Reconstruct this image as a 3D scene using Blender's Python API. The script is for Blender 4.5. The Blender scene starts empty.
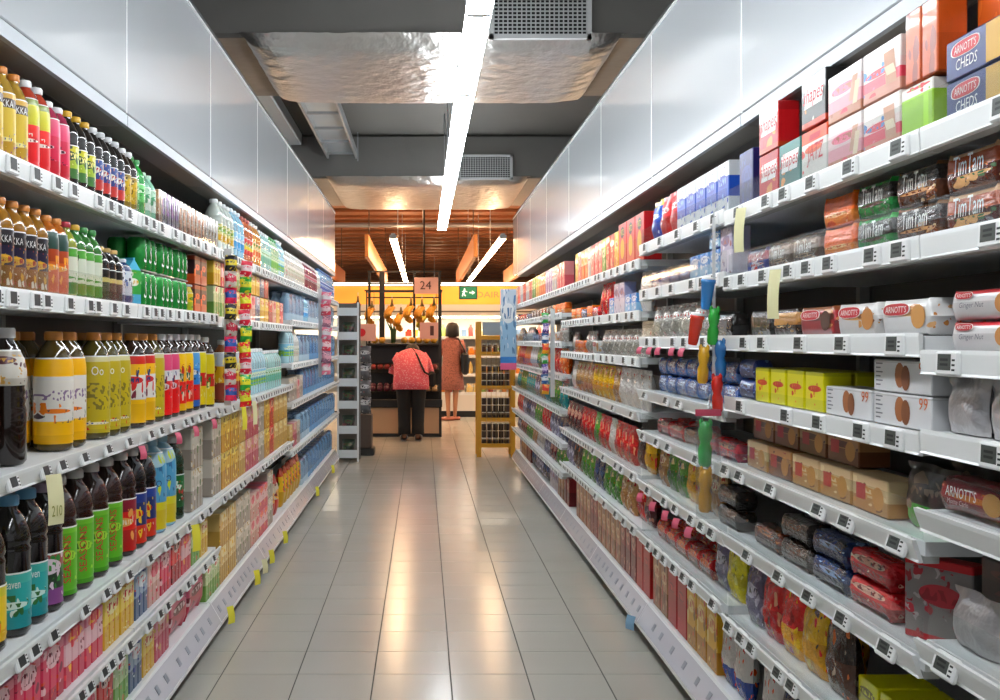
import bpy, math, random
from mathutils import Vector, Matrix
rnd = random.Random(7)
S = bpy.context.scene
COL = S.collection
PI = math.pi

# ------------------------------------------------------------------ camera, world, main light, exposure
cam_d = bpy.data.cameras.new('camera')
cam_d.lens = 37.8; cam_d.sensor_width = 36; cam_d.shift_x = 0.077; cam_d.shift_y = -0.010
cam_d.clip_start = 0.05; cam_d.clip_end = 200
cam = bpy.data.objects.new('camera', cam_d); COL.objects.link(cam)
cam.location = (0, 0, 1.314); cam.rotation_euler = (PI/2, 0, 0)
S.camera = cam
S.view_settings.view_transform = 'Standard'; S.view_settings.look = 'None'
S.view_settings.gamma = 1; S.view_settings.use_curve_mapping = False
S.view_settings.exposure = -0.30
W = bpy.data.worlds.new('store_ambient'); S.world = W; W.use_nodes = True
W.node_tree.nodes['Background'].inputs[0].default_value = (0.93, 0.96, 1.0, 1)
W.node_tree.nodes['Background'].inputs[1].default_value = 0.62
S.cycles.max_bounces = 6; S.cycles.transparent_max_bounces = 12
S.cycles.diffuse_bounces = 3; S.cycles.glossy_bounces = 3
S.cycles.caustics_reflective = False; S.cycles.caustics_refractive = False

def area(name, loc, sx, sy, power, color, rot=(0,0,0)):
    d = bpy.data.lights.new(name, 'AREA'); d.shape = 'RECTANGLE'; d.size = sx; d.size_y = sy
    d.energy = power; d.color = color
    o = bpy.data.objects.new(name, d); COL.objects.link(o); o.location = loc; o.rotation_euler = rot
    return o
COOL = (0.94, 0.98, 1.0); WARM = (1.0, 0.70, 0.42)
LAMP_X, LAMP_Z = 0.195, 2.46

# ------------------------------------------------------------------ helpers: colour, materials
def lin(c):
    if isinstance(c, str):
        c = c.lstrip('#'); c = tuple(int(c[i:i+2], 16)/255 for i in (0, 2, 4))
    return tuple((x/12.92 if x <= 0.04045 else ((x+0.055)/1.055)**2.4) for x in c[:3]) + (1,)
def rich(c):
    """printing-ink version of a colour: a little deeper and more saturated"""
    c = c.lstrip('#'); v = [int(c[i:i+2], 16)/255 for i in (0, 2, 4)]; m = sum(v)/3
    v = [min(1, max(0, m+(x-m)*1.28))**1.18 for x in v]
    return '#%02x%02x%02x' % tuple(int(round(x*255)) for x in v)
MATS = {}
def mat(name, col, rough=0.5, metal=0.0, emis=None, es=0.0, coat=0.0, trans=0.0, bump=None):
    if name in MATS: return MATS[name]
    m = bpy.data.materials.new(name); m.use_nodes = True; MATS[name] = m
    b = m.node_tree.nodes['Principled BSDF']
    b.inputs['Base Color'].default_value = lin(col); b.inputs['Roughness'].default_value = rough
    b.inputs['Metallic'].default_value = metal; b.inputs['Coat Weight'].default_value = coat
    if trans: b.inputs['Transmission Weight'].default_value = trans
    if emis:
        b.inputs['Emission Color'].default_value = lin(emis); b.inputs['Emission Strength'].default_value = es
    if bump:
        nt = m.node_tree; sc, st, rot_v = bump
        n = nt.nodes.new('ShaderNodeTexNoise'); n.inputs['Scale'].default_value = sc; n.inputs['Detail'].default_value = 3
        g = nt.nodes.new('ShaderNodeTexCoord'); nt.links.new(g.outputs['Object'], n.inputs['Vector'])
        bp = nt.nodes.new('ShaderNodeBump'); bp.inputs['Strength'].default_value = st; bp.inputs['Distance'].default_value = rot_v
        nt.links.new(n.outputs['Fac'], bp.inputs['Height']); nt.links.new(bp.outputs['Normal'], b.inputs['Normal'])
    return m
def clear_mat(name, tint, gl=0.12, rough=0.05, op=0.0, opc='#ffffff'):
    """thin clear plastic: see-through with a glossy skin and a little body colour"""
    if name in MATS: return MATS[name]
    m = bpy.data.materials.new(name); m.use_nodes = True; MATS[name] = m
    nt = m.node_tree; nt.nodes.clear()
    out = nt.nodes.new('ShaderNodeOutputMaterial')
    t = nt.nodes.new('ShaderNodeBsdfTransparent'); t.inputs[0].default_value = lin(tint)
    g = nt.nodes.new('ShaderNodeBsdfGlossy'); g.inputs['Roughness'].default_value = rough
    lw = nt.nodes.new('ShaderNodeLayerWeight'); lw.inputs['Blend'].default_value = 0.5
    pw = nt.nodes.new('ShaderNodeMath'); pw.operation = 'POWER'; pw.inputs[1].default_value = 4.0
    f = nt.nodes.new('ShaderNodeMath'); f.operation = 'MULTIPLY_ADD'; f.inputs[1].default_value = 0.22; f.inputs[2].default_value = 0.03
    nt.links.new(lw.outputs['Facing'], pw.inputs[0]); nt.links.new(pw.outputs[0], f.inputs[0])
    mx = nt.nodes.new('ShaderNodeMixShader')
    nt.links.new(f.outputs[0], mx.inputs[0]); nt.links.new(g.outputs[0], mx.inputs[2])
    if op > 0:
        d = nt.nodes.new('ShaderNodeBsdfDiffuse'); d.inputs[0].default_value = lin(opc)
        m2 = nt.nodes.new('ShaderNodeMixShader'); m2.inputs[0].default_value = op
        nt.links.new(t.outputs[0], m2.inputs[1]); nt.links.new(d.outputs[0], m2.inputs[2])
        nt.links.new(m2.outputs[0], mx.inputs[1])
    else:
        nt.links.new(t.outputs[0], mx.inputs[1])
    nt.links.new(mx.outputs[0], out.inputs[0])
    return m
class NT:
    def __init__(s, m): s.nt = m.node_tree
    def n(s, t, **kw):
        x = s.nt.nodes.new(t)
        for k, v in kw.items(): setattr(x, k, v)
        return x
    def l(s, a, b): s.nt.links.new(a, b)
    def math(s, op, a, b=None, c=None):
        x = s.n('ShaderNodeMath', operation=op)
        for i, v in enumerate((a, b, c)):
            if v is None: continue
            if isinstance(v, (int, float)): x.inputs[i].default_value = v
            else: s.l(v, x.inputs[i])
        return x.outputs[0]
    def mix(s, f, a, b):
        x = s.n('ShaderNodeMix', data_type='RGBA')
        for i, v in ((0, f), (6, a), (7, b)):
            if isinstance(v, (int, float)): x.inputs[i].default_value = v
            elif isinstance(v, tuple): x.inputs[i].default_value = v
            else: s.l(v, x.inputs[i])
        return x.outputs[2]
def pack(name, bands, blob=None, zone=(0.1, 0.9, 0.12, 0.6), bs=3.0, th=0.52, spk=None, szone=(0.1, 0.9, 0.62, 0.85), rough=0.35, seed=None, metal=0.0, coat=0.15, asp=1.0, fine=True, crinkle=0.0):
    """printed packaging: flat colour bands up the height, blotches of picture colour and rows of fine print marks"""
    if name in MATS: return MATS[name]
    m = bpy.data.materials.new(name); m.use_nodes = True; MATS[name] = m
    t = NT(m); b = m.node_tree.nodes['Principled BSDF']
    bands = [(p_, rich(c_)) for p_, c_ in bands]; blob = tuple(rich(c_) for c_ in blob) if blob else blob
    seed = rnd.uniform(0, 50) if seed is None else seed
    tc = t.n('ShaderNodeTexCoord'); sp = t.n('ShaderNodeSeparateXYZ'); t.l(tc.outputs['Generated'], sp.inputs[0])
    u = t.math('ADD', sp.outputs[0], t.math('MULTIPLY', sp.outputs[1], 0.8)); z = sp.outputs[2]
    r = t.n('ShaderNodeValToRGB'); r.color_ramp.interpolation = 'CONSTANT'; t.l(z, r.inputs[0])
    e = r.color_ramp.elements
    while len(e) < len(bands): e.new(0.5)
    while len(e) > max(1, len(bands)): e.remove(e[-1])
    for i, (p, c) in enumerate(sorted(bands)): e[i].position = p; e[i].color = lin(c)
    col = r.outputs[0]
    def zmask(zn):
        a = t.math('MULTIPLY', t.math('GREATER_THAN', sp.outputs[0], zn[0]), t.math('LESS_THAN', sp.outputs[0], zn[1]))
        c = t.math('MULTIPLY', t.math('GREATER_THAN', z, zn[2]), t.math('LESS_THAN', z, zn[3]))
        return t.math('MULTIPLY', a, c)
    if blob:
        zm = zmask(zone); rs = random.Random(name)
        cv = t.n('ShaderNodeCombineXYZ'); t.l(t.math('ADD', u, seed), cv.inputs[0]); t.l(t.math('MULTIPLY', z, asp), cv.inputs[1]); cv.inputs[2].default_value = seed
        no = t.n('ShaderNodeTexNoise'); no.inputs['Scale'].default_value = bs*1.5; no.inputs['Detail'].default_value = 0
        t.l(cv.outputs[0], no.inputs['Vector'])
        wp_ = t.n('ShaderNodeVectorMath', operation='MULTIPLY_ADD'); t.l(no.outputs['Color'], wp_.inputs[0]); wp_.inputs[1].default_value = (0.16, 0.16, 0); t.l(cv.outputs[0], wp_.inputs[2])
        for sc, cover in ((bs*1.0, 0.42), (bs*2.3, 0.16)):
            v = t.n('ShaderNodeTexVoronoi'); v.inputs['Scale'].default_value = sc; t.l(wp_.outputs[0], v.inputs['Vector'])
            q = t.n('ShaderNodeSeparateColor'); t.l(v.outputs['Color'], q.inputs[0])
            rr = t.n('ShaderNodeValToRGB'); rr.color_ramp.interpolation = 'CONSTANT'; t.l(q.outputs[1], rr.inputs[0])
            ee = rr.color_ramp.elements; cl = list(blob)
            while len(ee) < len(cl): ee.new(0.5)
            while len(ee) > len(cl): ee.remove(ee[-1])
            for i_, c_ in enumerate(cl): ee[i_].position = i_/len(cl); ee[i_].color = lin(c_)
            k = t.math('MULTIPLY', t.math('LESS_THAN', q.outputs[0], cover), t.math('LESS_THAN', v.outputs['Distance'], 0.40))
            col = t.mix(t.math('MULTIPLY', k, zm), col, rr.outputs[0])
        if fine:   # an oval name plate with strokes of fine print
            cz = zone[2]+(zone[3]-zone[2])*rs.uniform(0.58, 0.74); hz = (zone[3]-zone[2])*rs.uniform(0.10, 0.16); cx = rs.uniform(0.44, 0.56)
            ex = t.math('DIVIDE', t.math('SUBTRACT', sp.outputs[0], cx), rs.uniform(0.30, 0.42)); ez = t.math('DIVIDE', t.math('SUBTRACT', z, cz), hz)
            inside = t.math('LESS_THAN', t.math('ADD', t.math('MULTIPLY', ex, ex), t.math('MULTIPLY', ez, ez)), 1.0)
            plate = lin(blob[0]) ; ink = lin(blob[-1]) if len(blob) > 1 else lin(bands[0][1])
            cs = t.n('ShaderNodeCombineXYZ'); t.l(t.math('MULTIPLY', u, 11.0), cs.inputs[0]); t.l(t.math('MULTIPLY', z, 7.0), cs.inputs[1]); cs.inputs[2].default_value = seed
            n4 = t.n('ShaderNodeTexNoise'); n4.inputs['Scale'].default_value = 1.2; n4.inputs['Detail'].default_value = 0; t.l(cs.outputs[0], n4.inputs['Vector'])
            stroke = t.math('MULTIPLY', t.math('GREATER_THAN', n4.outputs['Fac'], 0.53), t.math('LESS_THAN', t.math('ABSOLUTE', ez), 0.55))
            col = t.mix(inside, col, t.mix(stroke, plate, ink))
    if spk:
        cv = t.n('ShaderNodeCombineXYZ'); t.l(t.math('MULTIPLY', u, 8.0), cv.inputs[0]); t.l(t.math('MULTIPLY', z, 16.0), cv.inputs[1]); cv.inputs[2].default_value = seed+3
        no = t.n('ShaderNodeTexNoise'); no.inputs['Scale'].default_value = 1.3; no.inputs['Detail'].default_value = 0
        t.l(cv.outputs[0], no.inputs['Vector'])
        k = t.math('MULTIPLY', t.math('GREATER_THAN', no.outputs['Fac'], 0.56), zmask(szone))
        col = t.mix(k, col, lin(spk))
    t.l(col, b.inputs['Base Color'])
    b.inputs['Roughness'].default_value = rough; b.inputs['Metallic'].default_value = metal; b.inputs['Coat Weight'].default_value = coat
    if crinkle:
        n3 = t.n('ShaderNodeTexNoise'); n3.inputs['Scale'].default_value = 7; n3.inputs['Detail'].default_value = 3; t.l(tc.outputs['Generated'], n3.inputs['Vector'])
        bp = t.n('ShaderNodeBump'); bp.inputs['Strength'].default_value = crinkle; bp.inputs['Distance'].default_value = 0.02; t.l(n3.outputs['Fac'], bp.inputs['Height']); t.l(bp.outputs['Normal'], b.inputs['Normal']); t.l(bp.outputs['Normal'], b.inputs['Coat Normal'])
    return m

# ------------------------------------------------------------------ helpers: meshes
class MB:
    def __init__(s): s.v = []; s.f = []; s.mi = []; s.sm = []; s.m = []
    def _m(s, m):
        if m not in s.m: s.m.append(m)
        return s.m.index(m)
    def add(s, vs, fs, m, smooth=False, M=None):
        o = len(s.v); i = s._m(m)
        s.v += [tuple(M @ Vector(v)) if M is not None else tuple(v) for v in vs]
        for f in fs: s.f.append(tuple(o+k for k in f)); s.mi.append(i); s.sm.append(smooth)
        return s
    def box(s, c, d, m, M=None):
        x, y, z = c; a, b, h = d[0]/2, d[1]/2, d[2]/2
        vs = [(x+i*a, y+j*b, z+k*h) for i in (-1, 1) for j in (-1, 1) for k in (-1, 1)]
        return s.add(vs, [(0,1,3,2), (4,6,7,5), (0,4,5,1), (2,3,7,6), (0,2,6,4), (1,5,7,3)], m, M=M)
    def cbox(s, c, d, m, b=0.004, M=None):
        """box with chamfered edges"""
        x, y, z = c; h = [k/2 for k in d]; b = min(b, min(h)*0.6)
        vs = []; idx = {}
        for i in (-1, 1):
            for j in (-1, 1):
                for k in (-1, 1):
                    sg = (i, j, k)
                    for ax in range(3):
                        p = [sg[q]*(h[q] if q == ax else h[q]-b) for q in range(3)]
                        idx[(sg, ax)] = len(vs); vs.append((x+p[0], y+p[1], z+p[2]))
        fs = []
        for ax in range(3):
            o1, o2 = [q for q in range(3) if q != ax]
            for sg in (-1, 1):
                q = []
                for a, e in ((-1,-1), (1,-1), (1,1), (-1,1)):
                    t = [0,0,0]; t[ax] = sg; t[o1] = a; t[o2] = e; q.append(idx[(tuple(t), ax)])
                fs.append(q)
        for ax in range(3):
            o1, o2 = [q for q in range(3) if q != ax]
            for a in (-1, 1):
                for e in (-1, 1):
                    t = [0,0,0]; t[o1] = a; t[o2] = e
                    t[ax] = -1; p = tuple(t); t[ax] = 1; r = tuple(t)
                    fs.append([idx[(p, o1)], idx[(r, o1)], idx[(r, o2)], idx[(p, o2)]])
        for i in (-1, 1):
            for j in (-1, 1):
                for k in (-1, 1): fs.append([idx[((i,j,k), q)] for q in range(3)])
        return s.add(vs, fs, m, M=M)
    def lathe(s, prof, m, n=14, c=(0,0,0), smooth=True, cap=True, M=None):
        vs = []; fs = []
        for r, z in prof:
            for i in range(n):
                a = 2*PI*i/n; vs.append((c[0]+r*math.cos(a), c[1]+r*math.sin(a), c[2]+z))
        for k in range(len(prof)-1):
            for i in range(n):
                j = (i+1) % n; fs.append((k*n+i, k*n+j, (k+1)*n+j, (k+1)*n+i))
        s.add(vs, fs, m, smooth, M)
        if cap:
            o = len(prof)-1
            s.add([vs[i] for i in range(n)], [tuple(range(n-1, -1, -1))], m, False, M)
            s.add([vs[o*n+i] for i in range(n)], [tuple(range(n))], m, False, M)
        return s
    def tube(s, pts, r, m, n=8, cap=True, M=None):
        """round bar through points; r a number or one radius per point"""
        P = [Vector(p) for p in pts]; R = r if isinstance(r, (list, tuple)) else [r]*len(P)
        vs = []; fs = []
        for k, p in enumerate(P):
            d = (P[min(k+1, len(P)-1)] - P[max(k-1, 0)]).normalized()
            a = d.cross(Vector((0,0,1)) if abs(d.z) < 0.9 else Vector((1,0,0))).normalized(); b = d.cross(a)
            for i in range(n):
                t = 2*PI*i/n; vs.append(p + (a*math.cos(t) + b*math.sin(t))*R[k])
        for k in range(len(P)-1):
            for i in range(n):
                j = (i+1) % n; fs.append((k*n+i, k*n+j, (k+1)*n+j, (k+1)*n+i))
        if cap: fs += [tuple(range(n-1, -1, -1)), tuple((len(P)-1)*n+i for i in range(n))]
        return s.add(vs, fs, m, True, M)
    def prism(s, poly, y0, y1, m, M=None, axis='y'):
        """polygon in x,z pulled along y (axis='y'), or in x,y pulled along z (axis='z')"""
        n = len(poly)
        if axis == 'y': vs = [(p[0], y0, p[1]) for p in poly] + [(p[0], y1, p[1]) for p in poly]
        else: vs = [(p[0], p[1], y0) for p in poly] + [(p[0], p[1], y1) for p in poly]
        fs = [tuple(range(n)), tuple(range(2*n-1, n-1, -1))] + [(i, n+i, n+(i+1) % n, (i+1) % n) for i in range(n)]
        return s.add(vs, fs, m, M=M)
    def grid(s, fn, nu, nv, m, smooth=True, M=None):
        vs = [fn(i/nu, j/nv) for j in range(nv+1) for i in range(nu+1)]
        fs = [(j*(nu+1)+i, j*(nu+1)+i+1, (j+1)*(nu+1)+i+1, (j+1)*(nu+1)+i) for j in range(nv) for i in range(nu)]
        return s.add(vs, fs, m, smooth, M)
    def mesh(s, name):
        me = bpy.data.meshes.new(name); me.from_pydata(s.v, [], s.f)
        for m in s.m: me.materials.append(m)
        me.polygons.foreach_set('material_index', s.mi); me.polygons.foreach_set('use_smooth', s.sm)
        me.validate(); me.update()
        return me
def link(name, me, parent=None, loc=(0,0,0), rot=(0,0,0)):
    o = bpy.data.objects.new(name, me); COL.objects.link(o); o.location = loc; o.rotation_euler = rot
    if parent is not None: o.parent = parent
    return o
def tag(o, label=None, cat=None, group=None, kind=None):
    if label: o['label'] = label
    if cat: o['category'] = cat
    if group: o['group'] = group
    if kind: o['kind'] = kind
    return o
def empty(name, loc, rz=0):
    o = bpy.data.objects.new(name, None); COL.objects.link(o); o.location = loc; o.rotation_euler = (0, 0, rz); o.empty_display_size = 0.05
    return o
_txt = {}
def text_mb(txt, width, height, m, shear=0.0, wrap=None, thick=0.0006):
    """lettering as mesh in the x,z plane facing -y, centred; wrap = bottle radius"""
    cu = bpy.data.curves.new('lettering', 'FONT'); cu.body = txt; cu.align_x = 'CENTER'; cu.align_y = 'CENTER'; cu.shear = shear; cu.resolution_u = 2
    o = bpy.data.objects.new('lettering', cu); me = bpy.data.meshes.new_from_object(o)
    vs = [v.co.copy() for v in me.vertices]; fs = [tuple(p.vertices) for p in me.polygons]
    bpy.data.objects.remove(o); bpy.data.curves.remove(cu); bpy.data.meshes.remove(me)
    x0 = min(v.x for v in vs); x1 = max(v.x for v in vs); y0 = min(v.y for v in vs); y1 = max(v.y for v in vs)
    out = []
    for v in vs:
        x = ((v.x-x0)/(x1-x0)-0.5)*width; z = ((v.y-y0)/(y1-y0)-0.5)*height
        if wrap: out.append((wrap*math.sin(x/wrap), -wrap*math.cos(x/wrap), z))
        else: out.append((x, 0, z))
    return out, fs
def text_part(txt, w, h, m, at=(0,0,0), shear=0.0, wrap=None, turn=0.0):
    vs, fs = text_mb(txt, w, h, m, shear, None if turn else wrap)
    if turn:
        c, s_ = math.cos(turn), math.sin(turn)
        vs = [(v[0]*c - v[2]*s_, 0, v[0]*s_ + v[2]*c) for v in vs]
        if wrap: vs = [(wrap*math.sin(v[0]/wrap), -wrap*math.cos(v[0]/wrap), v[2]) for v in vs]
    b = MB(); b.add(vs, fs, m, M=Matrix.Translation(at)); return b

# ------------------------------------------------------------------ shared materials
white_steel = mat('white_steel', '#e2e4e4', 0.42)
rail_white = mat('rail_white', '#eceeed', 0.35)
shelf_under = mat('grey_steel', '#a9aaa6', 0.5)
back_steel = mat('back_panel_steel', '#6e6c68', 0.6)
dark_plinth = mat('dark_plinth', '#1c1b1a', 0.7)
tag_white = mat('tag_white', '#f2f3f2', 0.4)
tag_screen = mat('tag_screen', '#3f4541', 0.5)
tag_ink = mat('tag_ink', '#16191a', 0.6)
tag_dark = mat('tag_screen_dark', '#1d2022', 0.55)
acrylic = clear_mat('clear_acrylic', '#f7f9f9', op=0.008)
film = clear_mat('clear_film', '#f4f6f6', op=0.03)
black = mat('black_plastic', '#141414', 0.4)
blackm = mat('black_metal', '#1a1918', 0.45)
white = mat('white_print', '#f3f3f0', 0.45)
yellow_paper = mat('yellow_paper', '#e6dc3c', 0.6)
pale_paper = mat('pale_yellow_paper', '#e4dfae', 0.6)
pink_paper = mat('pink_paper', '#d05a72', 0.6)
red_ink = mat('red_ink', '#c41f2c', 0.45)

# ------------------------------------------------------------------ structure: floor
def floor_mat():
    m = bpy.data.materials.new('glazed_floor_tile'); m.use_nodes = True; t = NT(m); b = m.node_tree.nodes['Principled BSDF']
    g = t.n('ShaderNodeNewGeometry')
    n1 = t.n('ShaderNodeTexNoise'); n1.inputs['Scale'].default_value = 1.7; t.l(g.outputs['Position'], n1.inputs['Vector'])
    n2 = t.n('ShaderNodeTexNoise'); n2.inputs['Scale'].default_value = 160; n2.inputs['Detail'].default_value = 2; t.l(g.outputs['Position'], n2.inputs['Vector'])
    c = t.mix(n1.outputs['Fac'], lin('#b0aea4'), lin('#bfbcb3'))
    c = t.mix(t.math('MULTIPLY', n2.outputs['Fac'], 0.5), c, lin('#aaa79e')); t.l(c, b.inputs['Base Color'])
    t.l(t.math('ADD', t.math('MULTIPLY', n1.outputs['Fac'], 0.06), 0.17), b.inputs['Roughness'])
    bp = t.n('ShaderNodeBump'); bp.inputs['Strength'].default_value = 0.05; bp.inputs['Distance'].default_value = 0.002
    t.l(n1.outputs['Fac'], bp.inputs['Height']); t.l(bp.outputs['Normal'], b.inputs['Normal'])
    b.inputs['Specular IOR Level'].default_value = 0.5
    return m
tile_m = floor_mat()
grout = mat('dark_grout', '#3a3833', 0.8)
T = 0.30; TX0 = 0.1076; TY0 = 4.13
fb = MB(); fb.box((0.5, 20, -0.013), (16, 50, 0.02), grout)
floor = tag(link('floor', fb.mesh('floor')), 'grey glazed square tile supermarket floor with dark joints', kind='structure')
tb = MB(); tb.cbox((0, 0, -0.002), (T-0.004, T-0.004, 0.004), tile_m, 0.0012); tile_me = tb.mesh('tile')
near = set()
for i in range(-4, 3):
    for j in range(-3, 40):
        if len(near) < 300:
            near.add((i, j)); link('tile', tile_me, floor, (TX0+(i+0.5)*T, TY0+(j+0.5)*T, 0))
rb = MB()
for i in range(-16, 20):
    for j in range(-18, 92):
        if (i, j) in near: continue
        x, y = TX0+(i+0.5)*T, TY0+(j+0.5)*T
        if abs(x) > 1.3 and y < 10.5: continue
        rb.box((x, y, -0.002), (T-0.004, T-0.004, 0.004), tile_m)
tag(link('tile_field', rb.mesh('tile_field'), floor), kind='stuff')

# ------------------------------------------------------------------ structure: fascia walls above the shelving
panel_m = mat('gloss_white_panel', '#c6cbcf', 0.16, coat=0.3, bump=(1.1, 0.10, 0.02))
strip_m = mat('joint_strip', '#f4f6f6', 0.35)
dark_trim = mat('dark_trim', '#3b3c3d', 0.5)
core_m = mat('fascia_core', '#8d8f90', 0.7)
FASC = {-1: 0.93, 1: 1.0}; YEND = {-1: 11.1, 1: 11.65}
BAYS = [0.7, 2.0, 3.3, 4.6, 5.9, 7.2, 8.5, 9.8, 11.1]
for s, nm in ((-1, 'wall_left'), (1, 'wall_right')):
    X = FASC[s]; ye = YEND[s]
    b = MB(); b.box((s*(X+0.045), (ye-0.6)/2, 2.345), (0.04, ye+0.6, 0.61), core_m)
    w = tag(link(nm, b.mesh(nm)), 'white glossy panelled fascia above the %s shelving' % ('left' if s < 0 else 'right'), kind='structure')
    ys = [-0.6] + BAYS + ([ye] if ye > 11.2 else [])
    for a, c in zip(ys[:-1], ys[1:]):
        b = MB(); b.cbox((s*(X+0.0125), (a+c)/2, 2.342), (0.025, c-a-0.012, 0.63), panel_m, 0.003)
        link('panel', b.mesh('panel'), w)
    for c in ys[1:]:
        b = MB(); b.cbox((s*(X+0.013), c if c != ye else c-0.008, 2.342), (0.026, 0.009, 0.63), strip_m, 0.001)
        link('joint_strip', b.mesh('joint_strip'), w)
    b = MB(); b.box((s*(X+0.012), (ye-0.6)/2, 2.665), (0.034, ye+0.6, 0.014), dark_trim)
    b.box((s*(X-0.002), (ye-0.6)/2, 2.652), (0.008, ye+0.6, 0.008), strip_m)
    link('top_trim', b.mesh('top_trim'), w)

# ------------------------------------------------------------------ structure: ceilings
ceil_m = mat('grey_soffit', '#6f6c67', 0.85, bump=(3, 0.2, 0.02))
b = MB(); b.box((0, 5.3, 3.40), (9, 15.4, 0.06), ceil_m)
ceiling = tag(link('ceiling', b.mesh('ceiling')), 'dark grey soffit above the shelving aisle', kind='structure')
wood_c = mat('orange_wood_ceiling', '#9a5f35', 0.55, bump=(8, 0.1, 0.01))
wood_d = mat('brown_wood_slat', '#8d5633', 0.5)
b = MB(); b.box((0, 26.5, 3.66), (16, 27, 0.06), wood_c)
ceil2 = tag(link('ceiling_timber', b.mesh('ceiling_timber')), 'warm orange timber slat ceiling over the fresh food hall', kind='structure')
b = MB(); b.cbox((0, 0, 0), (16, 0.30, 0.05), wood_d, 0.006); sl = b.mesh('slat')
for k in range(44):
    link('slat', sl, ceil2, (0, 13.4+k*0.58, 3.58-0.03*(k % 3)))
fin_o = mat('orange_fin', '#d98a45', 0.45)
b = MB(); b.cbox((0, 0, 0), (0.05, 7.2, 0.29), fin_o, 0.006); fin_me = b.mesh('timber_fin')
fh = MB(); fh.tube([(0, 0, 0.14), (0, 0, 1.0)], 0.008, mat('fin_rod', '#5a4a3c', 0.5), 6); fh = fh.mesh('hanger')
for x, y, nm in ((-1.55, 17.0, 'far left'), (-0.72, 17.0, 'left of the hanging price card'), (0.67, 17.0, 'above the green exit sign'), (1.6, 17.0, 'far right')):
    o = link('timber_fin', fin_me, None, (x, y, 2.52))
    for q in (-3, 3): link('hanger', fh, o, (0, q, 0))
    tag(o, 'orange timber fin hung under the slat ceiling, ' + nm, 'ceiling fin', 'timber ceiling fins')

# ------------------------------------------------------------------ ducts, vents, cable tray
foil = mat('crinkled_foil', '#b9b7b4', 0.32, 0.85, bump=(9, 0.75, 0.03))
duct_m = mat('duct_sheet', '#8a8884', 0.42, 0.6, bump=(5, 0.35, 0.02))
grille_m = mat('vent_grille', '#c9cbcb', 0.4)
def duct(y0, y1, label, zb=2.86):
    e = empty('air_duct', (0, (y0+y1)/2, zb)); tag(e, label, 'air duct', 'foil wrapped ducts')
    b = MB(); b.cbox((0.05, 0, 0.285), (3.6, y1-y0-0.06, 0.43), duct_m, 0.02); link('duct_body', b.mesh('duct_body'), e)
    w, d = 1.02, (y1-y0)/2
    def fn(u, v):
        x = (u-0.5)*2; y = (v-0.5)*2
        k = (1-abs(x)**9)*(1-abs(y)**10); r = random.Random(int(u*9973)*31+int(v*7919))
        return (0.05+x*w, y*d, 0.085-0.085*k**0.5+0.006*(r.random()-0.5))
    b = MB(); b.grid(fn, 44, 26, foil); link('foil_wrap', b.mesh('foil_wrap'), e)
duct(5.57, 7.0, 'foil wrapped air duct crossing the aisle nearer the camera')
duct(10.45, 12.7, 'foil wrapped air duct crossing the far end of the aisle')
def vent(y, label):
    e = empty('air_vent', (0.62, y, 2.905)); tag(e, label, 'air vent', 'duct vents')
    w, h = 0.54, 0.25
    b = MB()
    for p, d in (((0, 0, 0.012), (w, 0.03, 0.024)), ((0, 0, h-0.012), (w, 0.03, 0.024)), ((-w/2+0.012, 0, h/2), (0.024, 0.03, h)), ((w/2-0.012, 0, h/2), (0.024, 0.03, h))): b.box(p, d, grille_m)
    link('frame', b.mesh('frame'), e)
    b = MB(); b.box((0, 0.012, h/2), (w-0.03, 0.004, h-0.03), black); link('duct_opening', b.mesh('duct_opening'), e)
    b = MB()
    for k in range(1, 22): b.box((-w/2+k*w/22, -0.004, h/2), (0.006, 0.012, h-0.03), grille_m)
    for k in range(1, 12): b.box((0, -0.006, k*h/12), (w-0.03, 0.008, 0.006), grille_m)
    tag(link('lattice', b.mesh('lattice'), e), kind='stuff')
vent(5.552, 'grey lattice air vent in the nearer duct beside the tube light')
vent(10.432, 'small grey lattice air vent in the far duct')
tray_m = mat('galvanised_tray', '#b4b8ba', 0.35, 0.6)
e = empty('cable_tray', (-0.8, 8.7, 3.15)); tag(e, 'galvanised cable tray with cross bars hung between the two ducts', 'cable tray')
b = MB()
for x in (-0.14, 0.14):
    r = MB(); r.box((x, 0, 0), (0.02, 3.4, 0.08), tray_m); link('side_rail', r.mesh('side_rail'), e)
r = MB(); r.box((0, 0, 0.03), (0.27, 3.38, 0.006), mat('tray_plate', '#cfd6da', 0.3, 0.3)); link('plate', r.mesh('plate'), e)
r = MB(); r.box((0, 0, -0.02), (0.26, 0.03, 0.02), tray_m); rung = r.mesh('rung')
for k in range(6): link('rung', rung, e, (0, -1.5+k*0.6, 0))
r = MB()
r.box((0.16, 1.6, 0.06), (0.012, 0.012, 0.28), tray_m); link('hanger', r.mesh('hanger'), e)
b = MB(); b.cbox((0, 0, 0), (0.16, 3.2, 0.12), mat('trunking_white', '#c7ccce', 0.4), 0.01)
tag(link('service_trunking', b.mesh('service_trunking'), None, (-1.28, 8.8, 3.303)), 'pale boxed service trunking beside the cable tray', 'trunking')

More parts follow.
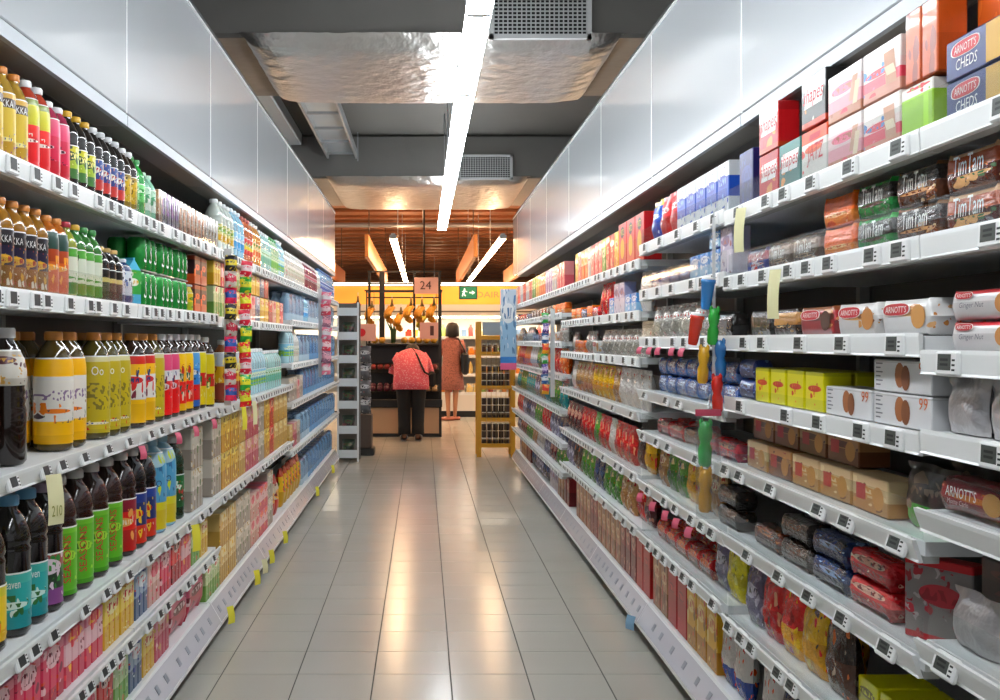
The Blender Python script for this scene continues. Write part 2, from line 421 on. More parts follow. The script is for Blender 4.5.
# ------------------------------------------------------------------ tube lights over the aisle
tube_e = mat('lit_tube', '#ffffff', 0.4, emis='#f6fbff', es=60.0)
fix_m = mat('fixture_white', '#e8ecee', 0.4)
def lamp_proto(L, tube_m):
    a = MB(); a.cbox((0, 0, 0.035), (0.05, L-0.012, 0.045), fix_m, 0.006)
    t = MB(); t.tube([(0, -L/2+0.02, 0), (0, L/2-0.02, 0)], 0.014, tube_m, 10)
    c = MB(); c.cbox((0, 0, 0.012), (0.085, 0.022, 0.05), fix_m, 0.005)
    r = MB(); r.tube([(0, 0, 0), (0, 0, 0.85)], 0.006, tray_m, 6)
    q = MB(); q.tube([(0, 0, 0), (0, 0, 0.37)], 0.006, tray_m, 6)
    return a.mesh('housing'), t.mesh('tube'), c.mesh('end_cap'), r.mesh('hanger'), q.mesh('hanger')
LP = lamp_proto(1.2, tube_e)
ordw = ['nearest', 'second', 'third', 'fourth', 'fifth', 'sixth', 'seventh', 'eighth', 'ninth', 'tenth']
for k in range(9):
    y = 10.87-0.6-(8-k)*1.2
    e = empty('ceiling_light', (LAMP_X, y, LAMP_Z))
    tag(e, 'white twin tube light hung over the aisle, %s in the line' % ordw[k], 'ceiling light', 'tube lights over the aisle')
    link('housing', LP[0], e)
    for x in (-0.032, 0.032): link('tube', LP[1], e, (x, 0, 0))
    for q in (-0.589, 0.589): link('end_cap', LP[2], e, (0, q, 0))
    hy = y+0.45
    link('hanger', LP[4] if 5.5 < hy < 7.1 or 10.4 < hy < 12.8 else LP[3], e, (0, 0.45, 0.055))
# ------------------------------------------------------------------ shelving bays
LIP = {-1: 0.90, 1: 0.95}; BLIP = {-1: 0.884, 1: 0.938}; DEEP = 0.44
side_word = {-1: 'left', 1: 'right'}
canopy_m = mat('canopy_grey', '#b4bcc2', 0.4)
perf = mat('perforated_canopy_lip', '#8f8b84', 0.6)
label_film = mat('label_film', '#d9d7de', 0.15, coat=0.5)
paper_label = mat('paper_label', '#8f929c', 0.5)
L = 1.294
SH = {}
for s in (-1, 1):
    l = LIP[s]; bl = BLIP[s]
    b = MB(); b.box((s*(DEEP/2+0.004), 0, -0.014), (DEEP-0.008, L, 0.028), white_steel)
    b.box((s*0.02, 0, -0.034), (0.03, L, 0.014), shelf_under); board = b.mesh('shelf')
    poly = [(0, 0.004), (-0.004, 0.006), (-0.005, -0.002), (-0.003, -0.036), (-0.006, -0.040), (0, -0.042), (0.004, -0.042), (0.004, 0.004)]
    b = MB(); b.prism([(s*p[0], p[1]) for p in poly], -L/2, L/2, rail_white); rail = b.mesh('price_rail')
    b = MB(); b.box((s*(DEEP/2), 0, -0.01), (DEEP, L, 0.02), white_steel); bboard = b.mesh('base_shelf')
    poly = [(0.0, -0.100), (0.0, -0.086), (0.052, 0.004), (0.058, 0.004), (0.058, -0.02), (0.012, -0.100)]
    b = MB(); b.prism([(s*p[0], p[1]) for p in poly], -L/2, L/2, rail_white); brail = b.mesh('price_rail')
    b = MB()
    b.add([(s*(-0.001), -L/2, -0.080), (s*(-0.001), L/2, -0.080), (s*0.044, L/2, -0.002), (s*0.044, -L/2, -0.002)], [(0,1,2,3)], label_film); bfilm = b.mesh('label_holder')
    w, h = (0.062, 0.040) if s < 0 else (0.080, 0.044)
    b = MB(); b.cbox((0, 0.005, 0), (w, 0.012, h), tag_white, 0.004)
    b.add([(-w*0.36, -0.0015, -h*0.28), (w*0.24, -0.0015, -h*0.28), (w*0.24, -0.0015, h*0.38), (-w*0.36, -0.0015, h*0.38)], [(0,1,2,3)], tag_dark if s < 0 else tag_screen)
    for k in range(3): b.add([(w*0.28, -0.0015, -h*0.3+k*h*0.2), (w*0.42, -0.0015, -h*0.3+k*h*0.2), (w*0.42, -0.0015, -h*0.22+k*h*0.2), (w*0.28, -0.0015, -h*0.22+k*h*0.2)], [(0,1,2,3)], tag_ink)
    if s > 0:
        for k in range(2): b.add([(-w*0.24, -0.002, -h*0.1+k*h*0.2), (w*0.12, -0.002, -h*0.1+k*h*0.2), (w*0.12, -0.002, -h*0.0+k*h*0.2), (-w*0.24, -0.002, -h*0.0+k*h*0.2)], [(0,1,2,3)], tag_ink)
    tg = b.mesh('price_tag')
    b = MB(); b.box((0, 0, 0.0), (0.03, 0.034, 0.001), paper_label); plab = b.mesh('paper_label')
    b = MB(); b.box((0, 0, 0.034), (0.003, L-0.02, 0.068), acrylic); guard = b.mesh('front_guard')
    b = MB(); b.box((s*(DEEP+0.03), 0, 1.03), (0.02, L, 1.94), back_steel); backp = b.mesh('back_panel')
    b = MB(); b.box((s*(DEEP+0.0), -L/2+0.016, 1.0), (0.03, 0.03, 1.98), shelf_under); post = b.mesh('upright')
    b = MB(); b.box((s*0.10, 0, 0.035), (0.02, L, 0.068), dark_plinth); b.box((s*0.3, 0, 0.06), (0.36, L, 0.02), dark_plinth); plinth = b.mesh('plinth')
    f = FASC[s]-l
    b = MB(); b.box((s*(f+0.006), 0, 2.003), (0.016, L, 0.036), canopy_m)
    b.box((s*(f+0.055), 0, 1.988), (0.095, L, 0.004), perf); b.box((s*(f+0.10), 0, 2.0), (0.006, L, 0.03), perf)
    b.box((s*(DEEP/2+0.06), 0, 2.018), (DEEP-0.08, L, 0.008), back_steel); can = b.mesh('canopy')
    SH[s] = dict(board=board, rail=rail, bboard=bboard, brail=brail, bfilm=bfilm, tag=tg, plab=plab, guard=guard, backp=backp, post=post, plinth=plinth, can=can)
BAYSHELF = {}
def bay(s, y0, zs, label, tags=None, guards=(), far=False, L0=None):
    """one bay of shelving from y0 to y0+1.3; zs shelf heights top down, base shelf added"""
    P = SH[s]; l = LIP[s]; yc = y0+0.65
    e = empty('shelving_bay', (s*l, yc, 0)); tag(e, label, 'shelving', '%s shelving bays' % side_word[s])
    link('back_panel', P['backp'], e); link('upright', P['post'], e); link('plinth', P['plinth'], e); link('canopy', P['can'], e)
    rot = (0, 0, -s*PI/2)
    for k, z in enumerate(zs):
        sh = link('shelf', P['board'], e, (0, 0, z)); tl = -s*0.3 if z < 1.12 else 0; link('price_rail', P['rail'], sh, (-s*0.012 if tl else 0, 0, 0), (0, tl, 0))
        if k in guards: link('front_guard', P['guard'], sh, (s*0.008, 0, 0.004))
        pit = 0.13 if tags is None else tags[k % len(tags)]
        if far:
            b = MB(); r = random.Random(int(y0*10)+k); y = -0.6
            while y < 0.6:
                b.cbox((-s*0.008, y, -0.018), (0.012, 0.042, 0.034), tag_white, 0.004)
                b.box((-s*0.0145, y-0.003, -0.016), (0.001, 0.026, 0.02), tag_dark); y += r.uniform(0.07, 0.13)
            tag(link('price_tag_row', b.mesh('price_tag_row'), sh), kind='stuff')
        else:
            r = random.Random(int(y0*10)+k*7+s); y = -0.58+r.random()*0.05
            while y < 0.6:
                o = link('price_tag', P['tag'], sh, (-s*(0.018 if tl else 0.0115), y, -0.014 if tl else -0.018), rot); o.rotation_euler = (-0.3 if tl else -0.04, 0, -s*PI/2)
                y += max(0.066 if s < 0 else 0.085, pit*r.uniform(0.5, 1.6))
    sh = link('base_shelf', P['bboard'], e, (s*(BLIP[s]-l+0.05), 0, 0.16)); link('price_rail', P['brail'], sh, (-s*0.05, 0, 0)); link('label_holder', P['bfilm'], sh, (-s*0.05, 0, 0))
    r = random.Random(int(y0*10)+s)
    y = -0.58
    while y < 0.6:
        o = link('paper_label', P['plab'], sh, (-s*0.0295, y, -0.040)); o.rotation_euler = (0, -s*(PI/3), 0); y += r.uniform(0.09, 0.2)
    BAYSHELF[(s, round(y0, 1))] = list(zs)+[0.16]
LZ = [1.712, 1.422, 1.022, 0.622, 0.408]
LZC = [1.712, 1.412, 1.012, 0.622]
LZD = [1.712, 1.45, 1.15, 0.88, 0.55]
RZ2 = [1.712, 1.508, 1.322, 1.134, 0.928, 0.708, 0.452]
RZ1 = [1.712, 1.508, 1.290, 1.140, 0.992, 0.745, 0.452]
RZ3 = [1.722, 1.525, 1.322, 1.096, 0.920, 0.704, 0.478]
RZ4 = [1.667, 1.440, 1.235, 0.995, 0.720, 0.484]
RZ5 = [1.667, 1.500, 1.300, 1.075, 0.830, 0.600, 0.400]
bw = ['beside the camera', 'with the dark tea bottles', 'with the green can packs', 'just past the dangling toy strip', 'with the fruit drink cartons', 'with blue water bottles', 'beyond the water bottles', 'at the far end of the aisle']
for k, y0 in enumerate(BAYS[:-1]):
    zs = LZ if y0 < 4.5 else (LZC if y0 < 7.1 else LZD)
    bay(-1, y0, zs, 'white steel shelving bay on the left, '+bw[k], tags=[0.13, 0.12, 0.14, 0.15, 0.13], guards=((0,) if abs(y0-3.3) < .1 else (1,) if y0 < 3 else ()), far=y0 > 5.5)
bw = ['nearest the camera', 'with stacked cracker boxes', 'behind the plastic toy strip', 'with red cracker boxes on top', 'with a row of red cookie bags', 'past the second toy strip', 'with pale baby goods', 'at the far end by the yellow rack']
for k, y0 in enumerate(BAYS[:-1]):
    zs = RZ1 if y0 < 1.5 else RZ2 if y0 < 2.5 else RZ3 if y0 < 4 else RZ4 if y0 < 7.1 else RZ5
    bay(1, y0, zs, 'white steel shelving bay on the right, '+bw[k], tags=[0.19, 0.2, 0.2, 0.3, 0.26, 0.2, 0.17], guards=((0, 1, 4, 5, 6) if y0 < 3 else (0, 1, 2, 3, 4, 5, 6) if y0 < 4 else (4, 3, 2)), far=y0 > 5.5)

# ------------------------------------------------------------------ goods: builders (front faces -y, base at z = 0)
class Proto:
    def __init__(s, name, desc, cat, parts, w, d, h):
        s.name, s.desc, s.cat, s.w, s.d, s.h = name, desc, cat, w, d, h
        s.parts = [(n, b.mesh(n)) for n, b in parts]
def put(p, x, y, z, rot, label, group, jit=0.0):
    o = link(p.name, p.parts[0][1], None, (x, y, z), (0, 0, rot+rnd.uniform(-jit, jit)))
    tag(o, label, p.cat, group)
    for n, me in p.parts[1:]: link(n, me, o)
    return o
def ordn(k):
    w = ['first', 'second', 'third', 'fourth', 'fifth', 'sixth', 'seventh', 'eighth', 'ninth', 'tenth', 'eleventh', 'twelfth']
    if k < 12: return w[k]
    if k < 40:
        ten = {1: 'thir four fif six seven eigh nine'.split(), 2: 'twent', 3: 'thirt'}; k += 1
        if 13 <= k <= 19: return ten[1][k-13]+'teenth'
        return ten[k//10]+('ieth' if k % 10 == 0 else 'y-'+w[k % 10-1])
    k += 1
    return '%d%s' % (k, 'th' if 10 < k % 100 < 14 else {1: 'st', 2: 'nd', 3: 'rd'}.get(k % 10, 'th'))
SEEN = {}; PLACED = []
OCC = []
def bay_of(s, y):
    for y0 in BAYS[:-1]:
        if y0 <= y < y0+1.3: return y0, BAYSHELF[(s, round(y0, 1))]
    return None, None
def settle(s, y, wid, z, x0, x1):
    """slide y on until the goods clear a change of shelf height and their neighbours; give y, resting height, headroom"""
    for _ in range(60):
        y0, zs = bay_of(s, y+0.001); _y, zs2 = bay_of(s, y+wid)
        if zs is None: break
        if zs2 is not None and zs2 != zs and min(abs(q-z) for q in zs) < 0.035 and y0+1.3 > y+0.002:
            y = y0+1.3+0.006; continue
        hit = [o for o in OCC if o[0] == s and abs(o[1]-z) < 0.05 and o[2] < y+wid-0.0005 and o[3] > y+0.0005 and o[4] < x1-0.0005 and o[5] > x0+0.0005]
        if hit: y = max(o[3] for o in hit)+0.003; continue
        break
    y0, zs = bay_of(s, y+wid/2)
    if zs is None: return y, z, 9
    zb = [q for q in zs if q <= z+0.03]; base = max(zb) if zb else z
    up = [q for q in zs if q > base+0.01]; top = min(up)-0.045 if up else 1.98
    return y, (base+0.0025 if abs(z-base) < 0.035 else z), top
def row(s, shelf, z, y, seq, front=0.022, top=0):
    """goods side by side along a shelf: seq of (proto, how many, layers, rows deep, gap, turn); shelf = words for the shelf"""
    X0 = (LIP[s] if z > 0.2 else BLIP[s]+0.045)+front; znom = z; onsh = None
    for it in seq:
        if isinstance(it, (int, float)): y = it; continue
        p, n, lay, deep, gap, turn = (tuple(it)+(1, 1, 1, 0.004, 0.0)[len(it)-1:])[:6]
        rnd_body = p.cat == 'bottle' or p.name == 'canned_drink'
        wid = p.w*abs(math.cos(turn))+p.d*abs(math.sin(turn)) if not rnd_body else p.w*1.025
        dep = p.d*abs(math.cos(turn))+p.w*abs(math.sin(turn)) if not rnd_body else p.d*1.025
        wid += 0.0 if rnd_body else 0.003+0.012*p.d; dep += 0.003+0.012*p.w
        for k in range(n):
            y, zz, lim = settle(s, y, wid, znom, X0, X0+dep*deep+0.006*(deep-1))
            zs_ = bay_of(s, y+wid)[1]
            if zs_ is None: break
            if onsh is None: onsh = min(abs(v-znom) for v in zs_) < 0.035
            elif onsh and min(abs(v-znom) for v in zs_) > 0.035: break
            OCC.append((s, znom, y, y+wid, X0, X0+dep*deep+0.006*(deep-1)))
            for q in range(deep):
                for l in range(lay):
                    if q and l: continue
                    if l and zz+(l+1)*(p.h+0.0015) > lim: continue
                    yy = y+wid/2; xx = s*(X0+dep/2+q*(dep+0.006))
                    base = p.desc+(', upper layer' if l == 1 else ', third layer' if l == 2 else '')+(', back row' if q else '')
                    key = (base, s, shelf); c = SEEN[key] = SEEN.get(key, -1)+1
                    rt = -s*PI/2 + s*turn
                    o = put(p, xx, yy, zz+l*(p.h+0.0025), rt, '', None, 0.10 if rnd_body else 0.006)
                    if zz+p.h > lim: o.scale.z = max(0.5, (lim-zz)/p.h)
                    PLACED.append((o, key, c, p))
            y += wid+gap
    return y
def finish_labels():
    for o, key, c, p in PLACED:
        n = SEEN[key]+1; base, s, shelf = key
        if n == 1: l = '%s, %s %s' % (base, side_word[s], shelf)
        else: l = '%s, %s along, %s %s' % (base, ordn(c), side_word[s], shelf)
        o['label'] = l
        o['group'] = '%s, %s %s' % (p.desc, side_word[s], shelf)

def bottle(name, desc, h, r, liq, cap, lab, lz=(0.14, 0.56), kind='slim', text=None, tcol=None, clear=False, n=14, neck=0.40, parts=True):
    lm = liq if not isinstance(liq, str) else mat('liquid_'+liq.strip('#'), liq, 0.12, coat=0.4)
    cm = mat('cap_'+cap.strip('#'), cap, 0.4)
    if kind == 'slim':
        pr = [(0.80, 0), (0.97, 0.03), (1, 0.08), (0.97, 0.13), (0.985, 0.14), (0.985, 0.56), (1, 0.575), (0.95, 0.60), (1, 0.63), (0.95, 0.66), (0.99, 0.69), (0.90, 0.75), (0.66, 0.83), (neck, 0.89), (neck, 0.935)]
    elif kind == 'big':
        pr = [(0.84, 0), (0.99, 0.025), (1, 0.06), (0.965, 0.09), (1, 0.12), (0.985, 0.13), (0.985, 0.60), (1, 0.615), (0.93, 0.645), (1, 0.67), (0.98, 0.70), (0.90, 0.76), (0.68, 0.84), (neck, 0.90), (neck, 0.95)]
    elif kind == 'waist':
        pr = [(0.84, 0), (1, 0.03), (1, 0.40), (0.93, 0.44), (0.97, 0.47), (0.90, 0.50), (0.97, 0.53), (0.90, 0.56), (1, 0.62), (1, 0.68), (0.88, 0.77), (0.60, 0.86), (neck, 0.91), (neck, 0.95)]
    else:  # sleeve: round shoulders printed nearly to the neck
        pr = [(0.86, 0), (0.99, 0.02), (1, 0.05), (0.97, 0.07), (1, 0.09), (0.97, 0.11), (1, 0.13), (1, 0.62), (0.99, 0.70), (0.92, 0.78), (0.74, 0.86), (neck, 0.92), (neck, 0.95)]
    prof = [(a*r, z*h) for a, z in pr]
    b = MB(); b.lathe(prof, lm, n)
    def rad(z):
        for (a, z0), (c, z1) in zip(pr[:-1], pr[1:]):
            if z0 <= z <= z1: return r*(a+(c-a)*(z-z0)/(z1-z0+1e-9))
        return r
    zs = [lz[0]] + [z for a, z in pr if lz[0] < z < lz[1]] + [lz[1]]
    c = MB(); c.lathe([(rad(z)*1.012+0.0004, z*h) for z in zs], lab, n, cap=False)
    zt = lz[1]; c.lathe([(rad(zt-0.012)*1.018+0.0006, (zt-0.012)*h), (rad(zt)*1.018+0.0006, zt*h)], white, n, cap=False)
    k = MB(); k.lathe([(neck*r*1.16, 0.925*h), (neck*r*1.20, 0.93*h), (neck*r*1.20, 0.985*h), (neck*r*1.05, h)], cm, 10)
    pp = [(name, b), ('label', c), ('cap', k)]
    if text:
        for tx, tw, th, tz, tn in text:
            pp.append(('lettering', text_part(tx, tw, th, tcol or white, (0, 0, tz*h), wrap=r*1.02+0.0008, turn=tn)))
    return Proto(name, desc, 'bottle', pp, 2*r, 2*r, h)
def carton_pack(name, desc, nx, cw, d, h, m, name2=None):
    """a wrapped row of drink cartons: one body with grooves between the cartons and folded tops"""
    w = nx*cw; g = 0.004; b = MB(); poly = []
    for i in range(nx):
        x = -w/2+i*cw; poly += [(x+g/2, -d/2+g), (x+g*1.5, -d/2), (x+cw-g*1.5, -d/2), (x+cw-g/2, -d/2+g)]
    for i in reversed(range(nx)):
        x = -w/2+i*cw; poly += [(x+cw-g/2, d/2-g), (x+cw-g*1.5, d/2), (x+g*1.5, d/2), (x+g/2, d/2-g)]
    b.prism(poly, 0, h, m, axis='z')
    return Proto(name, desc, 'drink carton', [(name, b)], w, d, h)
def box_pack(name, desc, w, d, h, m, extra=(), cat='box'):
    b = MB(); b.cbox((0, 0, h/2), (w, d, h), m, 0.0025)
    return Proto(name, desc, cat, [(name, b)]+list(extra), w, d, h)
def flow_pack(name, desc, w, d, h, m, extra=(), cat='biscuit packet', rnd_=3.2, fin=None):
    """a long flow-wrapped packet lying along x with crimped end fins"""
    b = MB(); n = 16; xs = [(-0.5, 0.04), (-0.475, 0.05), (-0.455, 0.55), (-0.43, 1.25), (-0.38, 1), (-0.12, 0.985), (0.12, 1), (0.38, 0.985), (0.43, 1.25), (0.455, 0.55), (0.475, 0.05), (0.5, 0.04)]
    rr = random.Random(name)
    vs = []; fs = []
    for k, (x, sc) in enumerate(xs):
        for i in range(n):
            a = 2*PI*i/n; ca, sa = math.cos(a), math.sin(a)
            q = (abs(ca)**rnd_+abs(sa)**rnd_)**(-1/rnd_); jit = 1+rr.uniform(-0.012, 0.012)
            dd = d/2*(1 if sc > 0.1 else 0.96)
            vs.append((x*w, ca*q*dd*(jit if sc > 0.5 else 1)*(0.7+0.3*min(1, sc*1.6) if sc > .1 else 0.95), min(h, max(0.0, h/2+sa*q*h/2*sc*(jit if sc > 0.5 else 1)))))
    for k in range(len(xs)-1):
        for i in range(n):
            j = (i+1) % n; fs.append((k*n+i, k*n+j, (k+1)*n+j, (k+1)*n+i))
    fs += [tuple(range(n-1, -1, -1)), tuple((len(xs)-1)*n+i for i in range(n))]
    b.add(vs, fs, m, True)
    return Proto(name, desc, cat, [(name, b)]+list(extra), w, d, h)
def pouch(name, desc, w, d, h, m, cat='snack bag', lean=0.0, extra=(), gus=0.75):
    """a filled pillow bag standing up, crimped seam at top and bottom"""
    rr = random.Random(name); ph = [rr.uniform(0, 6) for _ in range(6)]
    def half(sg):
        def fn(u, v):
            x = (u-0.5)*2; vv = min(1, max(0, (v-0.03)/0.89))
            t = (1-abs(x)**4.5)**0.75*(max(0, math.sin(PI*(vv**0.75)))**0.42)
            if v < 0.06: t = max(t, 0.45*(1-abs(x)**4))
            wr = 0.10*math.sin(6*x+ph[0]+5*v)*math.sin(8*v+ph[1]) + 0.10*math.sin(11*x+ph[2]-7*v)*(0.3+0.7*(v > 0.6)) + 0.06*math.sin(17*v+ph[3]+4*x)
            wid = 1-0.06*math.sin(PI*v)
            if v > 0.93: t = 0.02
            return (x*w/2*wid+0.02*w*math.sin(9*v+ph[4]), sg*d/2*min(1.0, max(0.015, t*(0.9+wr)))+lean*v*h+(0.10*d*math.sin(4*x+ph[5]) if v > 0.9 else 0), v*h)
        return fn
    b = MB(); b.grid(half(-1), 9, 12, m); b.grid(lambda u, v: half(1)(1-u, v), 9, 12, m)
    return Proto(name, desc, cat, [(name, b)]+list(extra), w, d, h)
def disc(cx, cz, r, m, y, sx=1.0):
    b = MB(); vs = [(cx, y, cz)]+[(cx+sx*r*math.cos(2*PI*i/14), y, cz+r*math.sin(2*PI*i/14)) for i in range(14)]
    b.add(vs, [(0, 1+i, 1+(i+1) % 14) for i in range(14)], m); return b
def quad(x0, x1, z0, z1, m, y, sk=0.0):
    b = MB(); b.add([(x0, y, z0), (x1, y, z0), (x1+sk, y, z1), (x0+sk, y, z1)], [(0,1,2,3)], m); return b
def oval_logo(tx, w, h, at, y, shear=0.2, tw=None):
    """red lozenge with white lettering and rim"""
    o = MB(); vs = []; n = 18
    def ring(k, yy, m):
        v = [(at[0], yy, at[1])]+[(at[0]+k*w/2*math.copysign(abs(math.cos(2*PI*i/n))**0.6, math.cos(2*PI*i/n))+0.15*h*math.sin(2*PI*i/n), yy, at[1]+k*h/2*math.copysign(abs(math.sin(2*PI*i/n))**0.8, math.sin(2*PI*i/n))) for i in range(n)]
        o.add(v, [(0, 1+i, 1+(i+1) % n) for i in range(n)], m)
    ring(1.08, y, white); ring(1.0, y-0.0003, red_ink)
    return [('logo', o), ('lettering', text_part(tx, tw or w*0.82, h*0.55, white, (at[0], y-0.0007, at[1]), shear))]

# ------------------------------------------------------------------ goods: drinks for the left side
SH_L = ['top shelf', 'second shelf', 'third shelf', 'fourth shelf', 'fifth shelf', 'base shelf']
R5, R15 = 0.0335, 0.047
gold_lab = pack('gold_tea_label', [(0, '#b99a3c'), (0.2, '#d8c264'), (0.75, '#4a3418'), (0.9, '#caa84a')], blob=('#efe6b0', '#8e3f77', '#3f4f9a'), zone=(0, 1, 0.02, 0.35), bs=6)
tea_gold = bottle('tea_bottle', 'golden tea bottle with orange cap', 0.218, R5, '#a9862f', '#d88632', gold_lab, (0.08, 0.72), text=[('POKKA', 0.05, 0.016, 0.60, 0)])
red_lab = pack('red_tea_label', [(0, '#c9242b'), (0.45, '#d83a2e'), (0.62, '#c8c531'), (0.9, '#7d8a2a')], blob=('#f0ece4', '#7f1520'), zone=(0.2, 0.8, 0.25, 0.5), bs=5)
tea_red = bottle('juice_bottle', 'red sleeved juice bottle with white cap', 0.222, R5, '#a83a22', '#eceef0', red_lab, (0.03, 0.80), 'sleeve')
pink_lab = pack('pink_juice_label', [(0, '#b8243f'), (0.3, '#c7335e'), (0.7, '#d2557c')], blob=('#ead7dc', '#58203a'), zone=(0.2, 0.9, 0.3, 0.6), bs=5)
juice_pink = bottle('juice_bottle', 'magenta juice bottle with white cap', 0.205, R5, '#a2304e', '#eceef0', pink_lab, (0.03, 0.78), 'sleeve')
grn_lab = pack('green_yellow_label', [(0, '#3e6f2a'), (0.3, '#9fb22e'), (0.7, '#c9c63a')], blob=('#1e4a22', '#e9e2a0'), bs=5, zone=(0, 1, 0, 1))
tea_yc = bottle('tea_bottle', 'black tea bottle with yellow cap and lime label', 0.212, R5, '#1d1712', '#e0ae26', grn_lab)
mix_lab = pack('blue_red_label', [(0, '#b23a2a'), (0.35, '#28407f'), (0.7, '#41588e')], blob=('#e8e4da', '#d9a03a', '#a12b30'), bs=5, zone=(0, 1, 0, 1))
tea_mix = bottle('tea_bottle', 'dark tea bottle with blue and red label', 0.212, R5, '#171411', '#dfe2e4', mix_lab)
yel_lab = pack('yellow_label', [(0, '#8d7a2c'), (0.15, '#c9ae3a'), (0.85, '#9d8a3a')], blob=('#6b5a2a', '#e8dcae'), bs=7, zone=(0, 1, 0.1, 1.25), th=0.56)
tea_yl = bottle('tea_bottle', 'brown tea bottle with yellow label and white cap', 0.205, R5*0.95, '#2a1a10', '#e8eaec', yel_lab, (0.1, 0.6))
gb_lab = pack('pale_green_label', [(0, '#5fbf6c'), (0.5, '#9fe0a0')], blob=('#1d8a3a', '#e8f2e4'), bs=5, zone=(0, 1, 0, 1))
soda_green = bottle('soft_drink_bottle', 'clear green soft drink bottle', 0.205, R5, '#2e9e42', '#2a8f3b', gb_lab, (0.3, 0.6))
soda_pale = bottle('soft_drink_bottle', 'pale green soft drink bottle with white label', 0.175, R5*0.95, '#86c7a4', '#bfe3cc', pack('white_green_label', [(0, '#dfe8e0'), (0.5, '#bfd8c4')], blob=('#5f9f77',), zone=(0, 1, 0, 1)), (0.25, 0.7))
def tetra(name, desc, w, d, h, m):
    b = MB(); b.prism([(-w/2, 0), (w/2, 0), (w/2, h*0.97), (w*0.42, h), (-w*0.42, h), (-w/2, h*0.97)], -d/2, d/2, m)
    t = MB(); t.tube([(w*0.2, -d/2-0.002, h*0.2), (-w*0.1, -d/2-0.002, h*0.85)], 0.002, white, 5)
    return Proto(name, desc, 'drink carton', [(name, b), ('straw', t)], w, d, h)
tet_purple = tetra('juice_carton', 'purple drink carton with straw', 0.052, 0.04, 0.135, pack('purple_carton', [(0, '#3e2a55'), (0.4, '#7a4a8f'), (0.8, '#b48ab8')], blob=('#e2d8e6', '#2a1a3a'), bs=4, zone=(0, 1, 0, 1)))
tet_tan = tetra('milk_carton', 'tan and white milk drink carton with straw', 0.052, 0.04, 0.135, pack('tan_carton', [(0, '#8a5f45'), (0.35, '#c79d7b'), (0.75, '#d9b294')], blob=('#efe6da', '#8a3f35'), bs=4, zone=(0, 1, 0, 1)))
tet_white = tetra('milk_carton', 'pale grey milk drink carton with straw', 0.052, 0.04, 0.140, pack('white_carton', [(0, '#b8b2a8'), (0.4, '#dcd8d0')], blob=('#8a7a5c', '#6f8aa0'), bs=4, zone=(0, 1, 0, 1)))
# top shelf, near bays
row(-1, SH_L[0], 1.718, 2.20, [(tea_gold, 4, 1, 2, 0.004, 0.95), (tea_red, 2, 1, 1, 0.004, 1.25), (juice_pink, 2, 1, 1, 0.004, 1.25), (tea_yc, 3, 1, 1, 0.004, 1.25), (tea_mix, 4, 1, 2, 0.004, 1.25), (tea_yl, 2, 1, 1, 0.006, 1.25)])
row(-1, SH_L[0], 1.718, 3.35, [(soda_green, 2, 1, 1, 0.006), (soda_pale, 2, 1, 1, 0.006), (tet_tan, 1), (tet_purple, 4, 1, 2, 0.012), (tet_tan, 7, 1, 2, 0.014), (tet_white, 4, 1, 1, 0.014)], front=0.035)
# second shelf
vio_lab = pack('violet_gold_label', [(0, '#8f6a1e'), (0.35, '#2a2342'), (0.7, '#151018')], blob=('#d9b24a', '#e6e0d0', '#a64a3a'), bs=5, zone=(0, 1, 0, 0.7))
tea_vio = bottle('tea_bottle', 'amber tea bottle with orange cap and violet label', 0.212, R5, '#9c6a1c', '#d98a3a', vio_lab, (0.06, 0.66), text=[('POKKA', 0.048, 0.016, 0.55, 0)])
tea_org = bottle('tea_bottle', 'orange tea bottle with dark green shoulders', 0.205, R5, '#b4621c', '#d98a3a', pack('orange_teal_label', [(0, '#c9701e'), (0.5, '#a8501a'), (0.7, '#1f4a40')], blob=('#e8b04a', '#efe4c8'), bs=5, zone=(0, 1, 0.1, 0.6)), (0.05, 0.8), 'sleeve')
oo_lab = pack('white_oo_label', [(0, '#3f8a36'), (0.25, '#e4e8da'), (0.8, '#5fa048')], blob=('#4f9a3c',), zone=(0, 1, 0.2, 0.45), bs=5)
oo_red = bottle('tea_bottle', 'yellow green tea bottle with red cap', 0.205, R5, '#8f9a2c', '#b8283c', oo_lab, (0.06, 0.66), text=[('O', 0.02, 0.024, 0.55, 0)], tcol=red_ink)
oo_yel = bottle('tea_bottle', 'green tea bottle with yellow cap and white label', 0.205, R5, '#3a7a34', '#d9ae30', oo_lab, (0.06, 0.66), text=[('OO', 0.03, 0.02, 0.55, 0)], tcol=black)
oo_grn = bottle('tea_bottle', 'green tea bottle with green cap', 0.205, R5, '#3a7a34', '#2f8a3c', oo_lab, (0.06, 0.66), text=[('O', 0.02, 0.024, 0.55, 0)], tcol=red_ink)
blk_yc = bottle('tea_bottle', 'small black bottle with gold cap', 0.165, R5*0.9, '#14110f', '#d6b46a', pack('black_gold_label', [(0, '#1b1814'), (0.4, '#d9c98a'), (0.6, '#1b1814')]), (0.2, 0.6))
wht_blu = bottle('milk_drink_bottle', 'white and navy drink bottle', 0.150, R5, '#27406f', '#dfe6ee', pack('navy_white_label', [(0, '#1e3766'), (0.2, '#dde2e8'), (0.85, '#1e3766')], blob=('#5f7fb0', '#1b2c50'), bs=5, zone=(0, 1, 0.25, 0.8)), (0.05, 0.85), 'sleeve')
